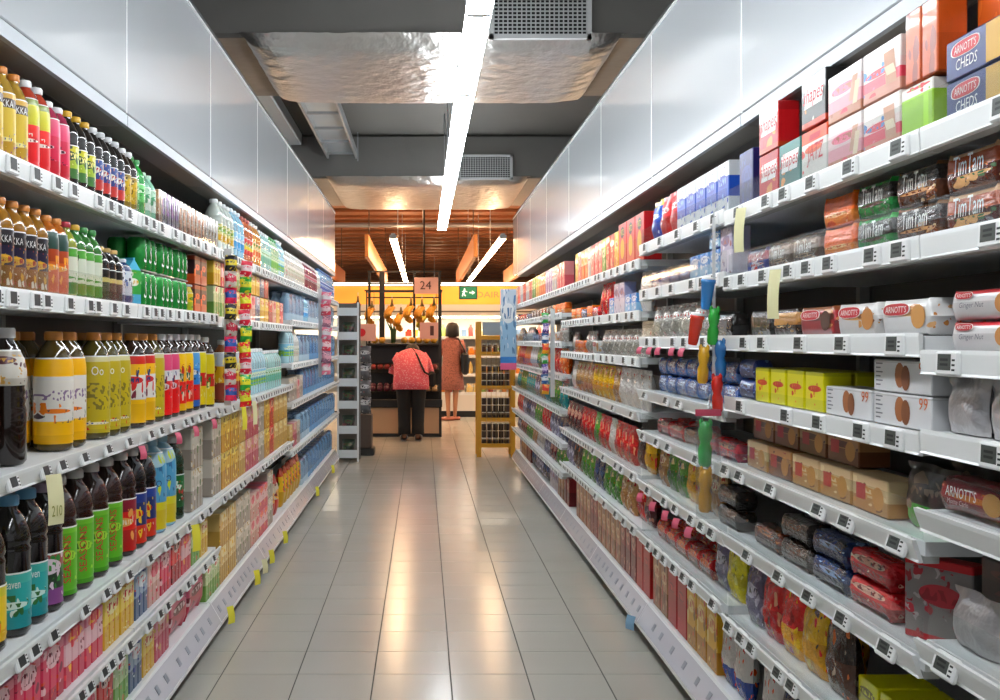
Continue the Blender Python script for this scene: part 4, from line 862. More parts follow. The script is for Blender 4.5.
# second shelf: long chocolate biscuit packets
def timtam(key, desc, cols, blob, ink=None, tx='TimTam'):
    return flow_pack('biscuit_packet', desc, 0.19, 0.055, 0.074, pack(key, cols, blob=blob, bs=3.5, zone=(0.05, 0.95, 0.05, 0.5), th=0.46, rough=0.25, crinkle=0.3),
        [('lettering', text_part(tx, 0.105, 0.036, ink or white, (-0.005, -0.0290, 0.047), 0.2))] if tx else [], rnd_=4)
tt_b = timtam('tt_brown', 'brown chocolate biscuit packet with white lettering', [(0, '#5a3a28'), (0.5, '#2e1c16'), (0.9, '#8a6a4a')], ('#caa27a', '#e2cfae', '#7a4a30'))
tt_g = timtam('tt_green', 'green chocolate biscuit packet with white lettering', [(0, '#2f7a44'), (0.4, '#2a2420'), (0.85, '#3f9a50')], ('#5a3a2a', '#cfd8c8', '#2a1a14'))
tt_r = timtam('tt_red', 'reddish brown chocolate biscuit packet', [(0, '#5a2c1e'), (0.5, '#a0562e'), (0.85, '#caa88a')], ('#d8b48a', '#c8502a', '#5a7a5a'))
tt_o = timtam('tt_orange', 'orange biscuit packet', [(0, '#cf8a4a'), (0.4, '#d8742a'), (0.9, '#e08a3a')], ('#e8c89a', '#b8582a'), tx=None)
tt_k = timtam('tt_grey', 'grey brown biscuit packet', [(0, '#6a5a50'), (0.5, '#8a7a70'), (0.85, '#3a302a')], ('#c8b8a8', '#3a2a22'), tx='TimTam')
tt_p = timtam('tt_blue', 'blue and red biscuit packet', [(0, '#3a4a8a'), (0.5, '#8a3a4a'), (0.85, '#2a3a6a')], ('#d8d0d8', '#b83a3a'), tx=None)
row(1, SR[1], 1.514, 1.30, [(tt_b, 2, 1, 1, 0.005), 1.798, (tt_r, 1, 2, 1, 0.005), (tt_b, 1, 2, 1, 0.005), (tt_g, 1, 2, 1, 0.005), (tt_o, 1, 2, 1, 0.005), 2.62, (tt_k, 2, 1, 1, 0.005), (tt_p, 1, 1, 1, 0.005)], front=0.035)
# third shelf
def arn(key, desc, cols, blob, w=0.225, h=0.072, tx=None, pic=gold_p, tcol=None):
    ex = oval_logo("ARNOTT'S", w*0.52, 0.024, (-w*0.16, h*0.72), -0.0322, 0.15)
    if pic: ex += [('printed_picture', disc(w*0.27, h*0.5, h*0.34, pic, -0.0318, 1.25))]
    if tx: ex += [('lettering', text_part(tx, w*0.4, h*0.2, tcol or grey_ink, (-w*0.16, -0.0320, h*0.36), 0.2))]
    return flow_pack('biscuit_packet', desc, w, 0.06, h, pack(key, cols, blob=blob, bs=3.2, zone=(0.55, 0.98, 0.1, 0.9), th=0.55, rough=0.3), ex, rnd_=5)
ar_w = arn('arn_white', 'white biscuit packet with golden biscuit picture', [(0, '#d9d8d8'), (0.5, '#e8e7e6')], ('#d8b48a', '#b8864a'))
ar_w2 = arn('arn_white2', 'white biscuit packet with nut biscuit picture', [(0, '#cfcccb'), (0.6, '#e2e0df')], ('#c89a5a', '#8a5a2a'), pic=mat('ginger_print', '#b87a3a', 0.5))
ar_r = arn('arn_red', 'dark red biscuit packet with chocolate picture', [(0, '#8a2a30'), (0.55, '#a03038'), (0.85, '#8a5a3a')], ('#5a2a1c', '#c8a07a'), w=0.235, pic=choc_p)
ar_t = timtam('arn_tan', 'tan and black biscuit packet', [(0, '#3a2a20'), (0.4, '#b8905a'), (0.85, '#3a2a20')], ('#2a1c16', '#d8c09a'), tx=None)
ar_k = timtam('arn_black', 'black biscuit packet', [(0, '#1a1614'), (0.6, '#2a2422')], ('#3a302a', '#8a7a5a'), tx=None)
gin = flow_pack('biscuit_packet', 'pale grey ginger biscuit packet', 0.23, 0.06, 0.055, pack('ginger_pack', [(0, '#c9c6c6'), (0.6, '#dddbdb'), (0.85, '#b8283a')], rough=0.3),
    [('printed_picture', disc(0.07, 0.028, 0.018, mat('ginger_print', '#b87a3a', 0.5), -0.0318, 1.5)), ('lettering', text_part('Ginger Nut', 0.085, 0.013, grey_ink, (-0.035, -0.0320, 0.026), 0.2))]+oval_logo("ARNOTT'S", 0.06, 0.013, (-0.06, 0.045), -0.0318, 0.1), rnd_=5)
row(1, SR[2], 1.296, 1.50, [(gin, 2, 2, 1, 0.004)], front=0.035)
row(1, SR[2], 1.328, 2.01, [(ar_w, 1, 1, 2, 0.008), (ar_w2, 1, 1, 2, 0.008), (ar_r, 1, 1, 2, 0.01), (ar_t, 1, 1, 1, 0.01), (ar_k, 2, 1, 1, 0.005)])
# fourth shelf
yelp = boxp('snack_packet', 'bright yellow snack packet', 0.118, 0.07, 0.098, 'yellow_snack', [(0, '#c3c01e'), (0.3, '#d2cc26'), (0.9, '#b8b41c')], ('#b83a2a', '#c87a2a'), zone=(0.2, 0.8, 0.15, 0.85), bs=3, th=0.47, cat='snack packet')
def nutbox():
    d = 0.08; ex = []
    ex += [('printed_picture', disc(-0.005, 0.036, 0.026, brown_p, F(d), 0.85)), ('printed_picture', disc(0.022, 0.031, 0.026, mat('nut_print_dark', '#7a4420', 0.5), F(d)-0.0003, 0.75)), ('lettering', text_part('99', 0.036, 0.024, orange_p, (0.098, F(d)-0.0004, 0.052), 0.1))]
    for k in range(6): ex.append(('printed_line', quad(-0.118, -0.095+0.01*(k % 2), 0.012+k*0.009, 0.015+k*0.009, grey_ink, F(d))))
    return boxp('biscuit_box', 'long white biscuit box with nut cookie picture', 0.26, d, 0.067, 'nut_box', [(0, '#dcdcdd'), (0.9, '#c8c8c8')], None, ex)
nut = nutbox()
silver = mat('silver_foil_wrap', '#b9b6b8', 0.3, 0.5, bump=(22, 0.7, 0.02))
silb = pouch('foil_bag', 'silver grey foil biscuit bag', 0.14, 0.045, 0.115, silver, 'biscuit bag')
navr = flow_pack('biscuit_packet', 'navy blue round biscuit packet', 0.15, 0.06, 0.058, pack('navy_round', [(0, '#2a3a66'), (0.5, '#3a4f84')], blob=('#8fa8cc', '#1f2c50'), bs=4, zone=(0, 1, 0, 1)), rnd_=2.2)
row(1, SR[3], 1.146, 1.54, [(silb, 3, 1, 2, 0.006)])
row(1, SR[3], 1.140, 2.01, [(nut, 1, 2, 1, 0.006), (nut, 1, 1, 1, 0.006), 2.555, (yelp, 4, 1, 2, 0.012), 3.09, (navr, 1, 2, 1, 0.01)])
# fifth shelf
def cook(key, desc, cols, blob): return boxp('biscuit_box', desc, 0.185, 0.075, 0.080, key, cols, blob, zone=(0.02, 0.98, 0.08, 0.92), bs=3.0, th=0.47,
    extra=[('printed_panel', quad(-0.07, -0.02, 0.025, 0.06, mat('panel_red', '#b8323a', 0.45), F(0.075))), ('printed_picture', disc(0.045, 0.036, 0.026, gold_p, F(0.075), 1.1))])
ck1 = cook('cook_beige', 'beige and red cookie box', [(0, '#b8946a'), (0.4, '#d9c4a4')], ('#c89a5a', '#7a4a2a', '#e8d8b8')); ck2 = cook('cook_brown', 'brown and red cookie box', [(0, '#7a5238'), (0.5, '#b08a64')], ('#5a3220', '#d8b88a', '#8a2a2a'))
dgb = pouch('snack_bag', 'black and green biscuit bag', 0.20, 0.08, 0.13, pack('black_green_bag', [(0, '#3f9a3a'), (0.25, '#4aa444'), (0.4, '#241a18')], blob=('#1a1414', '#8a7a6a'), bs=3, zone=(0, 1, 0.1, 0.9)), 'biscuit bag')
monte = flow_pack('biscuit_packet', 'dark red rounded biscuit packet with white lettering', 0.26, 0.085, 0.066, pack('monte_red', [(0, '#7c1a24'), (0.4, '#97212c'), (0.85, '#7a1a24')], blob=('#c8823a', '#8a4a22'), bs=2.6, zone=(0.58, 0.95, 0.1, 0.75), th=0.47, rough=0.22),
    [('lettering', text_part("ARNOTT'S", 0.11, 0.020, white, (-0.04, -0.0440, 0.042), 0.2)), ('lettering', text_part('Monte Carlo', 0.075, 0.009, mat('pink_ink', '#d8a8ac', 0.5), (-0.05, -0.0438, 0.024), 0.1)), ('printed_picture', disc(0.065, 0.036, 0.02, gold_p, -0.0436, 1.6))], rnd_=2.6)
row(1, SR[4], 0.998, 1.457, [(monte, 2, 2, 1, 0.006)], front=0.02)
row(1, SR[4], 0.934, 2.01, [(dgb, 1, 1, 2, 0.02), 2.24, (ck1, 3, 1, 1, 0.008), (ck2, 1, 1, 1, 0.008), (ck1, 1, 1, 1, 0.008)], front=0.04)
row(1, SR[4], 0.934+0.082, 2.44, [(ck2, 4, 1, 1, 0.008)], front=0.06)
# sixth shelf
orn = boxp('gift_box', 'tall red box with grey floral pattern', 0.15, 0.05, 0.165, 'ornate_box', [(0, '#a83038'), (0.08, '#8f8a88'), (0.9, '#b8343c')], ('#a8404a', '#b8b2b0', '#8a2a34'), zone=(0.0, 0.8, 0.05, 0.9), bs=7, th=0.5)
darkb = boxp('wafer_box', 'dark brown wafer box with gold letter', 0.17, 0.06, 0.078, 'dark_wafer', [(0, '#2c1712'), (0.5, '#3a1f18')], ('#5a2a22',), zone=(0, 0.4, 0.2, 0.9), extra=[('lettering', text_part('W', 0.028, 0.024, mat('dull_gold', '#8a7a5a', 0.4), (0.02, F(0.06)-0.0004, 0.04), 0))])
wafb = pouch('wafer_bag', 'cream wafer bag with dark top', 0.16, 0.06, 0.15, pack('wafer_bag', [(0, '#c9a87e'), (0.45, '#d8c4a8'), (0.5, '#9a2028'), (0.68, '#1e1a22')], blob=('#b07a42', '#e6d2ae', '#6a3a20'), bs=4, zone=(0, 1, 0, 0.45)), 'biscuit bag', extra=[('lettering', text_part('WAFERS', 0.07, 0.010, white, (0, -0.033, 0.098), 0.0))])
foilb = pouch('foil_bag', 'crinkled silver foil bag', 0.155, 0.06, 0.105, silver, 'biscuit bag')
row(1, SR[5], 0.751, 1.49, [(wafb, 2, 1, 1, 0.006), (foilb, 1, 1, 1, 0.004), ], front=0.03)
row(1, SR[5], 0.751, 1.64, [(darkb, 2, 2, 1, 0.004)], front=0.105)
flk = lambda key, desc, cols, blob, w=0.22, h=0.062, r=2.6: flow_pack('biscuit_packet', desc, w, 0.07, h, pack(key, cols, blob=blob, bs=4, zone=(0, 1, 0, 1), th=0.5, rough=0.2, crinkle=0.5), rnd_=r)
f_red = flk('f_red', 'glossy red biscuit roll', [(0, '#a02028'), (0.5, '#c23038')], ('#e0b8a8', '#7a1418')); f_blu = flk('f_blu', 'dark blue biscuit roll', [(0, '#26365a'), (0.5, '#30456e')], ('#9ab0cc', '#182440')); f_blk = flk('f_blk', 'black and brown biscuit roll', [(0, '#1e1614'), (0.5, '#33241e')], ('#6a4a3a', '#120e0c')); f_brn = flk('f_brn', 'brown biscuit roll', [(0, '#4a2a20'), (0.5, '#6a3c2a')], ('#a87a5a', '#2a1610'))
row(1, SR[5], 0.714, 2.01, [0.0+2.02, (orn, 1, 1, 1, 0.02, 0.5), 2.22, (f_red, 1, 2, 2, 0.01), (f_blu, 1, 2, 2, 0.01), (f_blk, 1, 2, 1, 0.01), (f_brn, 1, 1, 1, 0.01), (f_blk, 1, 2, 1, 0.01)], front=0.035)
# seventh shelf and base
pch = lambda key, desc, cols, blob, w=0.15, h=0.18, d=0.07, nm='snack_bag', bs=3.2: pouch(nm, desc, w, d, h, pack(key, cols, blob=blob, bs=bs, zone=(0.04, 0.96, 0.06, 0.94), th=0.48, rough=0.2, crinkle=0.6))
_n = [0]
_pch = pch
def pch(key, desc, cols, blob, **k):
    _n[0] += 1; w_, h_, d_ = k.get('w', 0.15), k.get('h', 0.18), k.get('d', 0.07)
    m_ = pack(key, cols, blob=blob, bs=k.get('bs', 4.2), zone=(0.0, 1.0, 0.04, 0.94), rough=0.2, crinkle=0.8, fine=_n[0] % 3 == 0)
    return pouch('snack_bag', desc, w_, d_, h_, m_)
p_yel = pch('p_yel', 'yellow snack bag with dark lettering marks', [(0, '#c89c1e'), (0.5, '#dcb62c')], ('#3a2a1a', '#c83a2a', '#e6d486')); p_ry = pch('p_ry', 'red and yellow snack bag', [(0, '#d8a826'), (0.45, '#c8322a'), (0.8, '#d83a2a')], ('#e8c83a', '#a01c1c')); p_gry = pch('p_gry', 'grey and purple snack bag', [(0, '#8a8696'), (0.5, '#6a6478')], ('#c8c4d0', '#3a3448')); p_brn = pch('p_brn', 'brown snack bag', [(0, '#5a3f34'), (0.5, '#3f302a')], ('#c87a4a', '#a89a8a')); p_lim = pch('p_lim', 'lime yellow snack bag', [(0, '#c6bc22'), (0.5, '#d8d02a')], ('#8a8a1a', '#e8e488')); p_nvy = pch('p_nvy', 'navy snack bag', [(0, '#1f2c4c'), (0.5, '#2a3a60')], ('#5a6a8a', '#141c30')); p_red = pch('p_red', 'bright red snack bag', [(0, '#a81e22'), (0.5, '#c22a2a')], ('#e0a88a', '#761214', '#d8b43a'))
p_grn = pch('p_grn', 'green snack bag', [(0, '#4a7a34'), (0.5, '#6a9a44')], ('#d8d09a', '#2a4a22', '#b8843a')); p_bge = pch('p_bge', 'beige snack bag', [(0, '#a8845a'), (0.5, '#c8a87c')], ('#e6d6b6', '#7a4a2a', '#a83a2a')); p_wht = pch('p_wht', 'white and red snack bag', [(0, '#cfcac6'), (0.5, '#e2deda')], ('#b8343a', '#d8b89a', '#7a6a62')); p_org = pch('p_org', 'orange snack bag', [(0, '#c86a22'), (0.5, '#d8843a')], ('#e8c48a', '#8a3a1a')); p_mar = pch('p_mar', 'maroon snack bag', [(0, '#5a1a22'), (0.5, '#7a2630')], ('#c89a8a', '#3a0e14')); p_hand = pch('p_hand', 'white and blue bag with orange picture', [(0, '#2f4f8f'), (0.3, '#d8d4d0'), (0.85, '#c8c8cc')], ('#d8702a', '#b8443a'), w=0.14, h=0.22); p_teal = pch('p_teal', 'teal snack bag', [(0, '#3a8a8a'), (0.5, '#5aaaa4')], ('#e0e8e0', '#2a5a6a', '#d8b84a'))
ylow = boxp('snack_packet', 'fluorescent yellow wrapped snack packet', 0.105, 0.14, 0.075, 'fluoro_pack', [(0, '#b8b41a'), (0.6, '#d4d01e')], ('#8a8214', '#e6e246'), zone=(0, 1, 0, 1), bs=2.5, th=0.52, rough=0.2, cat='snack packet')
row(1, SR[6], 0.458, 1.72, [(ylow, 6, 1, 1, 0.008), ], front=0.07)
row(1, SR[6], 0.458, 2.42, [(p_brn, 1, 1, 1, 0.006), (p_yel, 1, 1, 2, 0.006), (p_ry, 1, 1, 2, 0.006), (p_red, 1, 1, 1, 0.004), (p_gry, 1, 1, 1, 0.004), (p_lim, 1, 1, 1, 0.006)], front=0.035)
row(1, SR[7], 0.164, 2.50, [(p_nvy, 3, 1, 1, 0.02), (p_hand, 2, 1, 1, 0.01), 3.31, (p_hand, 1)])
# third bay (behind the toy strip)
lbx = boxp('cereal_box', 'light blue snack box', 0.12, 0.06, 0.088, 'lb_box', [(0, '#9cc0d8'), (0.5, '#5f9acb')], ('#e4ecf0', '#2f6aa8'), zone=(0, 1, 0, 1), bs=4, th=0.47); wpx = boxp('cereal_box', 'white and violet snack box', 0.13, 0.06, 0.155, 'wp_box', [(0, '#cfccd6'), (0.5, '#b8b4c8')], ('#6a5a8a', '#e6e4ea', '#8a4a4a'), zone=(0, 1, 0, 1), bs=4, th=0.47)
clr = pch('p_clr', 'clear cellophane snack bag', [(0, '#a8a49e'), (0.5, '#c4c2be')], ('#e4e2de', '#7a6a5a', '#a83a3a'), h=0.13); blr = flow_pack('biscuit_packet', 'blue patterned wafer roll', 0.15, 0.07, 0.07, pack('blue_roll', [(0, '#5f7fae'), (0.5, '#3f5f94')], blob=('#c8d4e4', '#2a3f6e', '#8a5a6a'), bs=5, zone=(0, 1, 0, 1), th=0.45, rough=0.2, crinkle=0.6), rnd_=2.1)
rdr = flow_pack('biscuit_packet', 'shiny red cracker roll', 0.16, 0.075, 0.075, pack('red_roll', [(0, '#8a1c20'), (0.5, '#b02a2c')], blob=('#d88a6a', '#5a1012', '#b86a3a'), bs=5, zone=(0, 1, 0, 1), th=0.47, rough=0.2, crinkle=0.6), rnd_=2.1)
ybx = boxp('noodle_box', 'tall yellow noodle carton', 0.125, 0.08, 0.255, 'ybx', [(0, '#a8802a'), (0.3, '#d0ac30'), (0.8, '#bfa24a')], ('#e6d69a', '#8a6a2a', '#b84a2a'), zone=(0, 1, 0.05, 0.95), bs=4, th=0.48); rbx = boxp('noodle_box', 'tall red gift carton', 0.14, 0.08, 0.265, 'rbx', [(0, '#98161c'), (0.5, '#a81a20')], ('#8a1218', '#c03a34'), zone=(0.1, 0.9, 0.2, 0.8), bs=2, th=0.52); bbx = boxp('noodle_box', 'tall beige and brown carton', 0.125, 0.08, 0.25, 'bbx', [(0, '#8a6a50'), (0.4, '#b89678')], ('#d8c2a0', '#6a4430', '#a84a3a'), zone=(0, 1, 0, 1), bs=4, th=0.46); mbx = boxp('noodle_box', 'tall maroon carton', 0.12, 0.08, 0.25, 'mbx', [(0, '#6a1e24'), (0.5, '#8a3034')], ('#c89a8a', '#4a1216'), zone=(0, 1, 0, 1), bs=4, th=0.5)
row(1, SR[1], 1.531, 3.31, [(wpx, 1, 1, 1, 0.006), (lbx, 2, 1, 1, 0.006), (p_lim, 1) if False else (lbx, 1), (blubag, 1) if False else (navr, 2), (navr, 1), (tt_p, 1)])
row(1, SR[1], 1.531+0.09, 3.45, [(lbx, 1)])
row(1, SR[2], 1.328, 3.32, [(tt_k, 1), (clr, 6, 1, 1, 0.01)])
row(1, SR[3], 1.102, 3.32, [(blr, 7, 2, 1, 0.006)], front=0.04)
row(1, SR[4], 0.926, 3.32, [(f_red, 2, 1, 1, 0.008), (p_yel, 1) if False else (f_brn, 1), (f_red, 2, 1, 2)], front=0.04)
row(1, SR[5], 0.710, 3.32, [(p_bge, 2, 1, 1, 0.006), (p_yel, 1), (p_grn, 2), (p_bge, 1), (p_yel, 1), (p_brn, 1)], front=0.04)
row(1, SR[6], 0.484, 3.32, [(p_gry, 1), (rdr, 5, 1, 2, 0.006), (bbx, 1) if False else (p_mar, 1), (p_red, 1)], front=0.04)
row(1, SR[7], 0.164, 3.50, [(ybx, 3, 1, 1, 0.01), (rbx, 2, 1, 1, 0.012), (bbx, 2, 1, 1, 0.008)])
# fourth and fifth bays
ritz = boxp('cracker_box', 'red cracker box with yellow biscuit picture', 0.19, 0.08, 0.215, 'ritz_box', [(0, '#a81e22'), (0.5, '#b8242a')], None, [('printed_picture', disc(0.0, 0.09, 0.05, mat('ritz_biscuit', '#d8a83a', 0.5), F(0.08), 0.9)), ('logo', disc(0, 0.17, 0.028, black, F(0.08), 1.6)), ('lettering', text_part('RITZ', 0.065, 0.026, mat('yellow_ink', '#e8c83a', 0.5), (0, F(0.08)-0.0005, 0.17), 0))], 'cracker box')
def tb(key, desc, cols, blob, w=0.11, h=0.19): return boxp('cereal_box', desc, w, 0.07, h, key, cols, blob, zone=(0.05, 0.95, 0.05, 0.95), bs=3.5, th=0.47)
t_org = tb('t_org', 'orange and white snack carton', [(0, '#c86a2a'), (0.5, '#e0cdb4')], ('#d8a83a', '#b83a2a')); t_pnk = tb('t_pnk', 'pink snack carton', [(0, '#c86a72'), (0.5, '#d89a9a')], ('#e8d4d0', '#b83a4a')); t_yel = tb('t_yel', 'yellow snack carton', [(0, '#c8a02a'), (0.5, '#dcc05a')], ('#e8e0b8', '#a84a2a')); t_red = tb('t_red', 'red snack carton', [(0, '#a82428'), (0.5, '#c03a34')], ('#e8d0b8', '#7a1418')); t_wht = tb('t_wht', 'white snack carton', [(0, '#c8c4be'), (0.5, '#e0ddd8')], ('#c86a5a', '#8aa0b8')); t_blu = tb('t_blu', 'pale blue snack carton', [(0, '#9ab4c4'), (0.5, '#bccdd6')], ('#e4e8ea', '#5a7a9a')); t_lil = tb('t_lil', 'lilac snack carton', [(0, '#a890b0'), (0.5, '#cdbcd2')], ('#ece4ec', '#7a5a8a')); t_grn = tb('t_grn', 'green snack carton', [(0, '#5a8a3a'), (0.5, '#8ab45a')], ('#e4e8c8', '#3a5a2a'))
row(1, SR[0], 1.673, 4.63, [(ritz, 3, 1, 1, 0.008), (t_yel, 1), (t_red, 2, 1, 1, 0.01), (t_grn, 1), (t_pnk, 3, 1, 1, 0.015), (t_wht, 1), (t_org, 2, 1, 1, 0.015), (t_pnk, 1), (t_yel, 1)])
row(1, SR[1], 1.446, 4.63, [(t_blu, 1), (t_lil, 1), (t_yel, 1), (t_blu, 2), (t_yel, 1), (t_red, 2), (p_org, 2), (p_yel, 1), (p_red, 2), (p_org, 2)]) if False else row(1, SR[1], 1.446, 4.63, [(p_wht, 1, 1, 1, 0.01), (lbx, 2, 1, 1, 0.02), (wpx, 2, 1, 1, 0.01), (lbx, 1, 1, 1, 0.02), (p_red, 2, 1, 1, 0.01), (f_red, 1), (p_yel, 1) if False else (tt_o, 1), (f_blu, 1), (tt_o, 2, 1, 1, 0.02)])
row(1, SR[2], 1.241, 4.63, [(clr, 4, 1, 1, 0.01), (clr, 3, 1, 1, 0.02), (ar_w, 1), (clr, 2), (tt_o, 2), (clr, 1)])
row(1, SR[3], 1.001, 4.63, [(p_wht, 4, 1, 1, 0.012), (p_bge, 1), (p_yel, 4, 1, 1, 0.012), (p_bge, 4, 1, 1, 0.012), (p_wht, 1)])
row(1, SR[4], 0.726, 4.63, [(p_red, 3, 1, 1, 0.01), (p_wht, 1), (p_red, 2, 1, 1, 0.01), (p_grn, 1), (p_red, 3, 1, 1, 0.01), (p_mar, 4, 1, 1, 0.006), (p_org, 1)])
row(1, SR[5], 0.490, 4.63, [(p_bge, 2, 1, 1, 0.01), (p_grn, 3, 1, 1, 0.01), (p_nvy, 2), (p_grn, 3, 1, 1, 0.01), (p_brn, 2, 1, 1, 0.01), (p_gry, 2), (p_bge, 1)])
row(1, SR[7], 0.164, 4.66, [(rbx, 2, 1, 1, 0.01), (mbx, 3, 1, 1, 0.01), (bbx, 5, 1, 1, 0.012), (mbx, 2), (bbx, 4, 1, 1, 0.015)])
# far right bays
far = {0: [t_pnk, t_wht, t_lil, t_org, t_yel, t_grn, t_red, t_wht, t_red, t_blu], 1: [tt_o, tt_b, tt_r, tt_k, f_blu, f_red, tt_p], 2: [clr, ar_w, tt_p, navr, clr, tt_k], 3: [p_org, p_red, p_org, p_yel, p_grn, p_wht], 4: [p_teal, p_grn, p_teal, p_bge, p_gry, p_teal], 5: [p_nvy, p_gry, p_red, p_grn, p_gry], 6: [p_grn, p_mar, p_gry, p_wht, p_bge], 7: [mbx, bbx, wpx, p_nvy, p_gry, p_nvy]}
HMAX = [0.30, 0.13, 0.16, 0.19, 0.21, 0.19, 0.16, 0.2]
for k, z in enumerate(RZ5+[0.158]):
    y = 7.24; i = 0
    opts = [p for p in far[k] if p.h*0.75 < (RZ5[k-1] if k else 1.98)-z-0.05]
    if not opts: opts = [navr]
    while y < 10.9:
        p = opts[i % len(opts)]; n = rnd.choice((2, 3)); i += 1
        n = min(n, int((11.05-y)/(p.w+0.03)))
        if n < 1: break
        y = row(1, SR[k], z+0.006, y, [(p, n, 1, 1, 0.03)])

# ------------------------------------------------------------------ paper flags and small promo tags on the rails
def flag(s, px, z, m, w, h, label, cat='price flag', out=0.03, tilt=0.12, txt=None, low=False, grp=None):
    l = BLIP[s] if low else LIP[s]; y = l*1050/abs(px-423)
    b = MB()
    def fn(u, v): return ((u-0.5)*w, -0.012*math.sin(v*2.2), -v*h)
    b.grid(fn, 2, 5, m); b.grid(lambda u, v: (lambda p: (p[0], p[1]+0.0012, p[2]))(fn(1-u, v)), 2, 5, m)
    o = link('price_flag', b.mesh('price_flag'), None, (s*(l-out), y, z), (0, 0, -s*PI/2+s*0.6)); tag(o, label, cat, grp)
    if txt: link('lettering', text_part(txt, w*0.66, h*0.22, mat('flag_ink', '#8a8a2a', 0.6), (0, -0.014, -h*0.72)).mesh('lettering'), o)
flag(-1, 34, 1.003, pale_paper, 0.042, 0.115, 'pale yellow price card hanging below the dark bottles, left third shelf', txt='210', out=0.045)
flag(-1, 240, 1.70, yellow_paper, 0.035, 0.10, 'yellow price flag on the left top shelf rail', out=0.016)
flag(-1, 187, 0.61, yellow_paper, 0.04, 0.10, 'yellow price flag on the left fourth shelf below sky blue bottles', out=0.03)
flag(-1, 237, 1.0, yellow_paper, 0.03, 0.12, 'yellow price flag on the left third shelf nearest the toy strip', out=0.03)
flag(-1, 248, 1.0, pale_paper, 0.03, 0.12, 'pale price flag on the left third shelf beside a yellow one', out=0.03)
for k, px in enumerate((225, 252, 260, 267, 281, 314, 330)):
    flag(-1, px, 0.125, yellow_paper if k != 2 else pale_paper, 0.04, 0.075, '%s paper flag on the left base rail, %s along' % ('yellow' if k != 2 else 'pale', ordn(k)), out=0.022, low=True, grp='paper flags on the left base rail')
for k, px in enumerate((133, 170, 188, 207)):
    flag(-1, px, 0.985, pink_paper, 0.025, 0.04, 'small pink promo tag under the left third shelf, %s along' % ordn(k), 'promo tag', out=0.026, grp='pink promo tags on the left third shelf')
flag(1, 748, 1.70, pale_paper, 0.035, 0.13, 'long pale price flag on the right top shelf below the red cracker box', out=0.02)
flag(1, 783, 1.50, pale_paper, 0.035, 0.13, 'long pale price flag on the right second shelf', out=0.02)
for k, px in enumerate((645, 655, 664, 678, 688)):
    flag(1, px, 1.285, pink_paper, 0.025, 0.03, 'small pink promo tag under the right third shelf, %s along' % ordn(4-k), 'promo tag', out=0.02, grp='pink promo tags on the right third shelf')
for k, px in enumerate((647, 660, 673, 684, 697)):
    flag(1, px, 0.665, pink_paper, 0.03, 0.036, 'small pink promo tag under the right sixth shelf, %s along' % ordn(4-k), 'promo tag', out=0.026, grp='pink promo tags on the right sixth shelf')
flag(1, 636, 0.10, mat('blue_paper', '#7fa6c4', 0.6), 0.05, 0.06, 'small blue paper flag on the right base rail', low=True, out=0.02)

# ------------------------------------------------------------------ clip strips
def strip_backing(x, y, z0, z1, w, m, label):
    b = MB(); b.box((0, 0, (z1-z0)/2), (w, 0.002, z1-z0), m)
    hk = MB(); hk.tube([(0, 0, z1-z0), (0, 0, z1-z0+0.02), (0.012, 0, z1-z0+0.028)], 0.002, tray_m, 5)
    o = link('clip_strip', b.mesh('clip_strip'), None, (x, y, z0)); link('hook', hk.mesh('hook'), o); tag(o, label, 'clip strip'); return o
def toy(col, nm, kind, x, y, z, rz, tilt, label, grp, sc=1.0):
    m = mat('toy_'+nm, col, 0.18, coat=0.6)
    b = MB()
    if kind == 'cup':      # tapered beaker with a rim
        b.lathe([(0.020, 0), (0.023, 0.01), (0.031, 0.085), (0.034, 0.088), (0.034, 0.096), (0.028, 0.099)], m, 12); q = MB(); q.lathe([(0.030, 0.0995), (0.030, 0.104), (0.012, 0.106)], white, 12); kid = ('lid', q)
    else:                  # moulded animal-headed bottle
        b.lathe([(0.018, 0), (0.024, 0.008), (0.026, 0.045), (0.018, 0.062), (0.024, 0.075), (0.027, 0.095), (0.018, 0.115), (0.005, 0.12)], m, 12)
        q = MB(); q.lathe([(0.008, 0), (0.009, 0.012), (0.002, 0.02)], m, 8, (0.016, 0, 0.108)); q.lathe([(0.008, 0), (0.009, 0.012), (0.002, 0.02)], m, 8, (-0.016, 0, 0.108)); kid = ('ear', q)
    me = b.mesh('plastic_toy'); o = link('plastic_toy', me, None, (x, y, z), (0.1, tilt, rz)); o.scale = (sc*0.72, sc*0.72, sc); tag(o, label, 'toy', grp)
    link(kid[0], kid[1].mesh(kid[0]), o)
XS = 0.905
strip_backing(XS+0.012, 3.31, 1.12, 1.70, 0.010, mat('clip_strip_white', '#d9dcdc', 0.3), 'white clip strip hanging in front of the right shelves')
G = 'plastic toys on the near right clip strip'
for col, nm, kd, dx, z, t, lb in (('#2f7fc4', 'blue', 'cup', -0.014, 1.41, 0.12, 'blue plastic toy beaker at the top of the right clip strip'), ('#d8321f', 'red', 'cup', -0.055, 1.30, 0.2, 'red plastic toy beaker under the blue one'), ('#2fae3c', 'green', 'bear', 0.006, 1.30, 0.1, 'green moulded toy beside the red beaker'), ('#dba522', 'yellow', 'bear', -0.024, 1.18, 0.08, 'amber moulded toy below the green one'), ('#2a6fae', 'deep_blue', 'bear', 0.034, 1.20, 0.0, 'dark blue moulded toy at the strip middle'), ('#d8281f', 'red2', 'bear', 0.024, 1.09, 0.0, 'red moulded toy at the strip foot')):
    toy(col, nm, kd, XS+dx-0.012, 3.272-0.004*z, z, -0.5, t, lb, G, 0.95)
b = MB(); b.box((0, 0, 0.16), (0.075, 0.002, 0.33), film); b.box((0, 0, 0.315), (0.078, 0.004, 0.02), mat('bag_header', '#b8405a', 0.5))
bag = tag(link('hanging_bag', b.mesh('hanging_bag'), None, (XS-0.045, 3.165, 0.78)), 'long clear bag with pink header hanging below the toy strip', 'clear bag')
